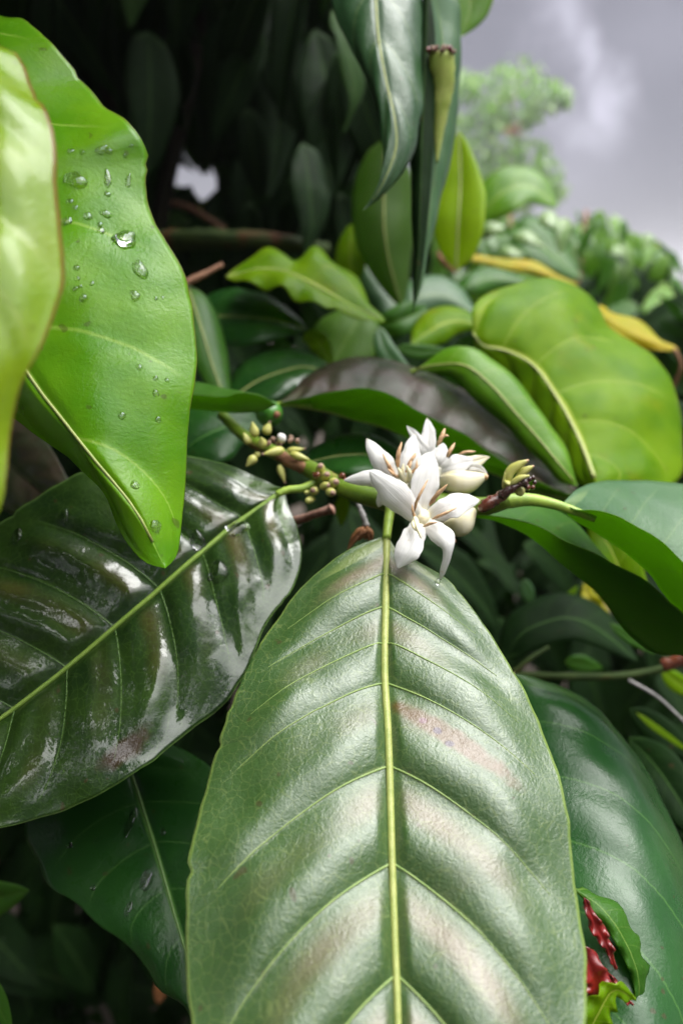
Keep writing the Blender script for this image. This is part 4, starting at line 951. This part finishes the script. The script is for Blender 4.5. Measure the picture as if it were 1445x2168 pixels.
top_leaf('narrow curled green leaf leaning along the big lime leaf', LS, MS, RS, 'green', 'lime_under', rib=(.0004, .0003), nu=50, nv=25, bulge=.2, wave=.0012, wf=20, seed=12)
V, F = tube(pxpath([(800, 815, .31), (850, 795, .305), (884, 783, .300)], 10), np.linspace(.0012, .0008, 10), 8)
link('petiole', V, F, M['petiole'], parent=[q for q in bpy.data.objects if q.get('label', '').startswith('narrow curled')][0])
# mid distance leaves
easy_leaf('light green leaf lit through, under the folded pair of leaves', [(1340, 1330, .29), (1320, 1240, .29), (1290, 1160, .29), (1240, 1080, .3)], 50, 'lime', 'lime_under', bulge=.1)
easy_leaf('grey green leaf under the point of the twisted leaf', [(770, 560, .46), (805, 600, .455), (830, 640, .45), (835, 700, .44)], 48, 'grey', 'mid_under', dl=.02, bulge=.15)
easy_leaf('pale shining leaf behind the point of the twisted leaf', [(830, 650, .47), (880, 630, .475), (940, 625, .48), (1010, 668, .48)], 42, 'grey', 'mid_under', dl=.03, bulge=.12)
easy_leaf('sea green curled leaf above the deep green leaf', [(800, 690, .42), (840, 680, .415), (880, 665, .42), (905, 650, .43)], 34, 'mid', 'mid_under', bulge=.2, wave=.002)
easy_leaf('olive green leaf to the side of the big rounded lime leaf', [(870, 728, .37), (910, 700, .375), (960, 680, .38), (1020, 690, .38)], 40, 'lime', 'mid_under', wr=38, dl=.02, bulge=.12)
easy_leaf('small green leaf below the olive green leaf', [(840, 735, .36), (890, 745, .36), (950, 740, .36)], 16, 'mid', 'mid_under', bulge=.1)
easy_leaf('sea green leaf edge behind the arched leaf, beside the deep green leaf', [(800, 690, .36), (815, 740, .355), (850, 780, .35), (890, 800, .345)], 22, 'grey', 'mid_under', bulge=.1)
easy_leaf('yellow leaf with orange rim stretched under the bright bank', [(985, 545, .62), (1050, 555, .62), (1130, 570, .61), (1225, 605, .60)], 13, 'yellow', 'yellow', dl=.02, bulge=.04, wave=.002)
easy_leaf('amber yellow leaf behind the shoulder of the big lime leaf', [(1250, 650, .44), (1310, 690, .44), (1370, 720, .44), (1436, 742, .44)], 25, 'yellow', 'yellow', dl=.012, bulge=.03, wave=.002)
tag(link('yellow_stalk', *tube(pxpath([(1425, 738, .44), (1440, 770, .44), (1420, 830, .45)], 10), .0012, 8), M['yellow'] if False else M['stem_brown']), 'thin tan stalk dangling from the amber leaf', 'stalk')
easy_leaf('dry orange brown leaf curled near the lime upright leaf', [(925, 530, .52), (945, 548, .52), (968, 580, .52)], 16, 'brown', 'brown', bulge=.3)
easy_leaf('bright shining leaf end beside the dry orange leaf', [(960, 500, .53), (975, 522, .53), (996, 545, .53)], 14, 'farp', 'mid_under', bulge=.2)
easy_leaf('wide green leaf on the bank below the misty tree', [(1010, 470, .80), (1060, 410, .80), (1120, 395, .80), (1180, 440, .80)], 50, 'green', 'mid_under', dl=.03, dr=-.02, bulge=.12)
easy_leaf('broad dark leaf on the bank behind the yellow leaf', [(1080, 480, .78), (1120, 500, .76), (1170, 540, .75), (1230, 590, .74)], 44, 'mid', 'mid_under', dl=.03, dr=-.02, bulge=.12)
easy_leaf('dark leaf in shade between yellow leaf and big lime leaf', [(960, 620, .52), (1000, 600, .52), (1050, 590, .53), (1120, 600, .53)], 26, 'mid', 'mid_under', dl=.02, bulge=.1)
for k, (x, y, dx, dy, w, lab) in enumerate([(1010, 500, 60, -18, 16, 'pale wet leaf on the bank close to the lime upright leaf'), (1085, 500, 70, 25, 15, 'pale leaf with white shine in the middle of the bank'), (1050, 545, 60, -5, 14, 'small cream green leaf touching the yellow leaf'), (1140, 455, 50, 40, 18, 'pale green leaf at the crest of the bank'), (1195, 460, -10, 80, 20, 'drooping pale leaf beside the crest of the bank')]):
    easy_leaf(lab, [(x, y, .7), (x + dx * .5, y + dy * .5 - 6, .69), (x + dx, y + dy, .69)], w, 'farp', 'mid_under', dl=.02, bulge=.15)
easy_leaf('yellowish crumpled leaf in the dark gap under the folded pair', [(1235, 1235, .36), (1250, 1270, .355), (1290, 1300, .35)], 16, 'yellow', 'lime_under', bulge=.3, wave=.002)
easy_leaf('little curved lime leaf in the dark gap beside the crumpled one', [(1198, 1290, .36), (1205, 1265, .36), (1222, 1240, .36)], 9, 'lime', 'lime_under', bulge=.3)
easy_leaf('small teal leaf hanging in the dark gap near the pale leaf edge', [(1108, 1225, .36), (1115, 1250, .36), (1128, 1285, .36)], 14, 'grey', 'mid_under', bulge=.1)
easy_leaf('very dark arched leaf across the shaded gap', [(1060, 1400, .33), (1120, 1330, .335), (1220, 1310, .335), (1350, 1400, .33)], 56, 'fill', 'fill_under', wr=50, dl=.02, dr=-.012, bulge=.12)
easy_leaf('green leaf scrap lit behind the level green stem', [(1195, 1400, .37), (1230, 1405, .37), (1275, 1415, .37)], 18, 'mid', 'mid_under', bulge=.1)
easy_leaf('green sliver of leaf under the dark folded leaf', [(1290, 1320, .32), (1330, 1350, .32), (1385, 1385, .32)], 11, 'mid', 'mid_under', bulge=.2)
easy_leaf('dark leaf carrying the lime strip, in the shade by the frame', [(1330, 1500, .32), (1380, 1540, .32), (1480, 1620, .31)], 34, 'fill', 'fill_under', wr=30, bulge=.1)
easy_leaf('lime strip of leaf above the broad dark curving leaf', [(1345, 1508, .315), (1385, 1540, .312), (1470, 1600, .31)], 7, 'lime', 'lime', bulge=.1)
easy_leaf('lime leaf end peeking out under the reddish twig', [(1400, 1420, .33), (1425, 1440, .33), (1480, 1480, .33)], 20, 'lime', 'lime_under', bulge=.1)
easy_leaf('black green leaf under the lime strip by the frame', [(1330, 1560, .30), (1400, 1640, .28), (1500, 1800, .26)], 50, 'fill', 'fill_under', bulge=.1)
easy_leaf('small bright leaf blurred under the stem near the dry husk', [(725, 1045, .30), (725, 1075, .30), (722, 1115, .30)], 15, 'lime', 'lime_under', bulge=.1)
easy_leaf('leaf tip with red edge in the dark lower corner', [(-120, 1880, .27), (-40, 1905, .27), (62, 1885, .27)], 46, 'mid', 'dark_under', bulge=.1)
easy_leaf('green leaf tip at the very bottom corner', [(-60, 2050, .21), (-20, 2100, .21), (26, 2190, .21)], 26, 'mid', 'mid_under', bulge=.1)
easy_leaf('dark brown wet leaf behind the drop covered leaf', [(-90, 880, .30), (0, 960, .285), (90, 1040, .27), (190, 1090, .262)], 92, 'purple', 'dark_under', bulge=.1, quilt=.002, nu=40, nv=25)
easy_leaf('pale leaf seen through the small window in the shrub', [(335, 420, 1.15), (380, 415, 1.15), (435, 440, 1.15)], 22, 'farp', 'mid_under', bulge=.1)
easy_leaf('lime leaf seen through the small window in the shrub', [(420, 470, 1.2), (445, 440, 1.2), (470, 460, 1.2)], 22, 'lime', 'lime_under', bulge=.1)
easy_leaf('dim green leaf below the small window in the shrub', [(345, 490, 1.1), (370, 465, 1.1), (410, 480, 1.1)], 20, 'far', 'mid_under', bulge=.1)

easy_leaf('dead pinkish brown leaf lying in the dark, under the edge of the lower dark leaf', [(170, 1885, .5), (200, 1895, .5), (235, 1885, .5)], 14, 'brown', 'brown', bulge=.2)
easy_leaf('dead brown leaf in the dark near the bottom of the frame', [(335, 2125, .46), (340, 2090, .46), (352, 2050, .46)], 14, 'brown', 'brown', bulge=.2)
# torn reddened leaf by the lower edge
def torn(label, mid, w, top, under, jag, **kw):
    L, C, Rr = lmr(mid, w, jag=jag, dl=kw.pop('dl', 0.), n=22)
    g = Grid(L, C, Rr, nu=30, nv=11, bulge=.2, wave=.0014, wf=30, und=.0012, undf=140, **kw)
    return tag(leaf_obj('torn_leaf', g, top, under), label, 'leaf')
torn('green torn leaf edge bending away beside the red flakes', [(1215, 1880, .164), (1275, 1925, .160), (1330, 2010, .157), (1352, 2090, .156), (1340, 2150, .156)], 22, 'mid', 'mid_under', .15, dl=.006)
torn('red rotten flake, the thin upper one against the pale leaf edge', [(1236, 1900, .154), (1258, 1955, .153), (1285, 2005, .152), (1302, 2055, .152)], 13, 'red', 'red', .5)
torn('red rotten flake, the broader lower one against the pale leaf edge', [(1228, 2000, .150), (1248, 2050, .149), (1262, 2085, .149), (1238, 2160, .148)], 30, 'red', 'red', .4)
torn('yellow green torn piece at the frame edge under the red flakes', [(1235, 2230, .145), (1262, 2150, .146), (1300, 2095, .147), (1345, 2120, .148)], 30, 'lime', 'lime_under', .12)
torn('dark reddish strip curling under the green torn edge', [(1262, 2050, .152), (1290, 2075, .151), (1318, 2105, .150), (1338, 2130, .150)], 12, 'red', 'red', .4)

# ------------------------------------------------------------------ twigs and stems
def twig(label, pts, r0, r1, mat, name='twig', n=20, rough=.25):
    V, F = tube(pxpath(pts, n), np.linspace(r0, r1, n), 9, rough=rough, seed=pts[0][0]); return tag(link(name, V, F, M[mat]), label, 'twig')
t = twig('dry pinkish twig with a knobbed end pointing under the flowers', [(590, 1112, .25), (640, 1098, .243), (675, 1086, .238), (704, 1078, .235)], .0013, .0014, 'pink_bark')
ellip('knob', at(696, 1082, .2345), at(707, 1076, .2345), .0019, 'pink_bark', t, rough=.3)
t = twig('thin grey stalk standing in the dry brown husk', [(775, 1115, .222), (768, 1092, .222), (756, 1062, .223)], .0010, .0007, 'twig_grey', rough=.5)
husk = empty('dry_husk', at(760, 1150, .222)); tag(husk, 'dry red brown husk at the base of the grey stalk', 'husk')
for k, (x, y, w) in enumerate([(735, 1150, 9), (745, 1138, 9), (758, 1132, 9), (772, 1130, 9), (784, 1140, 8)]):
    L, C, Rr = lmr([(772, 1118, .2215), ((772 + x) / 2 + 3, (1112 + y) / 2, .2195), (x, y + 14, .2200)], w)
    g = Grid(L, C, Rr, nu=12, nv=7, bulge=.4); V, F = g.mesh('', None); link('scale', V, F, M['brown'], parent=husk, solid=.0003)
twig('thick blurred green limb crossing the dark shrub', [(330, 512, .58), (450, 506, .56), (600, 514, .56), (690, 530, .58)], .0085, .0055, 'limb', name='limb')
twig('reddish brown twig between the drop covered leaf and the wavy lime leaf', [(385, 602, .34), (430, 582, .345), (470, 560, .35)], .0018, .0012, 'stem_brown')
twig('thin black twig across the small window in the shrub', [(340, 425, .9), (400, 440, .9), (480, 490, .9)], .004, .003, 'stem_brown')
twig('level green stem above the broad dark curving leaf', [(1085, 1428, .30), (1200, 1432, .30), (1340, 1428, .31), (1480, 1395, .31)], .0014, .0018, 'limb')
twig('dry grey twigs drooping over the lime strip', [(1330, 1440, .30), (1390, 1475, .298), (1460, 1540, .295)], .0007, .0004, 'twig_grey')
twig('reddish twig entering at the frame edge over the level stem', [(1400, 1410, .29), (1440, 1396, .288), (1500, 1370, .285)], .0026, .0028, 'stipule')
twig('slender green stalk rising from the edge of the pale leaf', [(1085, 1425, .285), (1120, 1395, .286), (1160, 1370, .29)], .0011, .0008, 'limb')

# ------------------------------------------------------------------ rain drops
def drop(g, x, y, rx, ry, rot, label, group, bv, seed, h=.46):
    rx *= 1.15; ry *= 1.15
    o = Vector(CAM); d = Vector(at(x, y, 1.0) - CAM).normalized()
    hit, nrm, idx, dist = bv.ray_cast(o, d)
    if hit is None: return
    if nrm.dot(d) > 0: nrm = -nrm
    s = K * (hit - o).dot(Vector(FWD))
    e1 = Vector(RGT) * math.cos(rot) + Vector(UPV) * math.sin(rot); e1 = (e1 - nrm * e1.dot(nrm)).normalized(); e2 = nrm.cross(e1)
    V = []; F = []; nr, ns = 9, 26
    for i in range(nr + 1):
        a = i / nr * math.pi / 2
        for k in range(ns):
            th = 2 * math.pi * k / ns
            w = 1 + (.45 if max(rx, ry) > 12 else .22) * mnoise.noise((math.cos(th) * .9 + seed * 3.7, math.sin(th) * .9, seed))
            rr = math.cos(a) * w if i < nr else .02
            p = hit + e1 * (rr * rx * s * math.cos(th)) + e2 * (rr * ry * s * math.sin(th))
            q, qn, qi, qd = bv.find_nearest(p)
            V.append(q + nrm * (h * min(rx, ry) * s * math.sin(a) ** 1.15 - .00003))
    for i in range(nr):
        for k in range(ns):
            k2 = (k + 1) % ns; F.append((i * ns + k, i * ns + k2, (i + 1) * ns + k2, (i + 1) * ns + k))
    F.append(tuple(range(ns))[::-1]); F.append(tuple(nr * ns + k for k in range(ns)))
    me = link('water_drop', V, F, M['water']); tag(me, label, 'water drop', group); return me
bvD = gD.bvh(); bvB = gB.bvh(); bvC = gC.bvh(); bvA = gA.bvh()
LD2 = 'small round rain drop on the bright green leaf'
for i, (x, y, rx, ry, rot, lab) in enumerate([(158, 382, 24, 18, -.3, 'broad rain drop on the bright green leaf next to the glossy yellow green leaf'), (262, 508, 24, 22, .8, 'widest flat rain patch in the middle of the bright green leaf'), (297, 573, 14, 22, .5, 'lens shaped rain drop just below the widest patch on the bright green leaf'), (228, 378, 7, 20, .2, 'tall narrow rain drop beside the broad drop on the bright green leaf'), (272, 382, 6, 16, -.1, 'slim rain drop near the notch in the bright green leaf edge'), (215, 318, 14, 9, .6, 'slanting rain drop highest on the bright green leaf'), (287, 628, 9, 13, 0, 'oval rain drop lowest of the large ones below the lens shaped drop'), (222, 452, 11, 10, 0, 'round rain drop halfway between the tall narrow drop and the widest patch')]):
    drop(gD, x, y, rx, ry, rot, lab, 'large drops on the bright green leaf', bvD, i + 1)
for i, (x, y, r) in enumerate([(141, 469, 11), (186, 458, 9), (149, 427, 7), (159, 440, 6), (228, 411, 6), (214, 488, 8), (212, 475, 5), (162, 567, 6), (165, 590, 5), (160, 611, 5), (171, 605, 4), (195, 600, 5), (176, 631, 8), (116, 470, 5), (232, 320, 6), (278, 310, 5), (265, 330, 4), (175, 322, 5), (150, 320, 6), (295, 777, 6), (329, 800, 5), (354, 805, 5), (330, 832, 6), (258, 880, 7), (335, 888, 6), (286, 1027, 9), (330, 1115, 11), (345, 630, 4), (330, 632, 4)]):
    drop(gD, x, y, r, r * 1.15, 0, LD2, 'small drops on the bright green leaf', bvD, i + 30)
for i, (x, y, rx, ry, rot, lab) in enumerate([(503, 1118, 22, 18, .5, 'rain drop astride the midrib of the dark wet leaf'), (420, 1150, 14, 24, .3, 'long rain drop just above the midrib of the dark wet leaf'), (460, 1208, 22, 22, .2, 'shining rain drop below the midrib of the dark wet leaf'), (36, 1135, 8, 20, .2, 'thin rain streak near the frame edge on the dark wet leaf'), (137, 1090, 6, 22, .3, 'thin rain streak in the shaded half of the dark wet leaf')]):
    drop(gB, x, y, rx, ry, rot, lab, None, bvB, i + 70)
for i, (x, y, rx, ry, lab) in enumerate([(275, 1740, 8, 26, 'longest rain streak on the lower dark leaf, beside its midrib under the wet leaf'), (310, 1865, 13, 20, 'wide rain drop on the lower dark leaf touching its midrib'), (272, 1925, 7, 14, 'comma shaped rain drop lowest on the lower dark leaf'), (206, 1780, 6, 5, 'round bead of rain upper of two on the outer half of the lower dark leaf'), (197, 1880, 5, 5, 'round bead of rain lower of two on the outer half of the lower dark leaf'), (345, 1760, 6, 8, 'small rain drop on the lower dark leaf close to the pale leaf edge'), (148, 1790, 8, 5, 'flat rain drop near the outer margin of the lower dark leaf')]):
    drop(gC, x, y, rx, ry, -.3, lab, 'drops on the lower dark leaf', bvC, i + 90, h=.25)
V, F = tube(np.array([at(927, 1225, .1870), at(927, 1229, .1867), at(926, 1233, .1866), at(926, 1238, .1868)]), np.array([.0003, .0006, .0007, .0003]), 10)
tag(link('water_drop', V, F, M['water']), 'tiny rain drop at the end of the drooping petal', 'water drop')
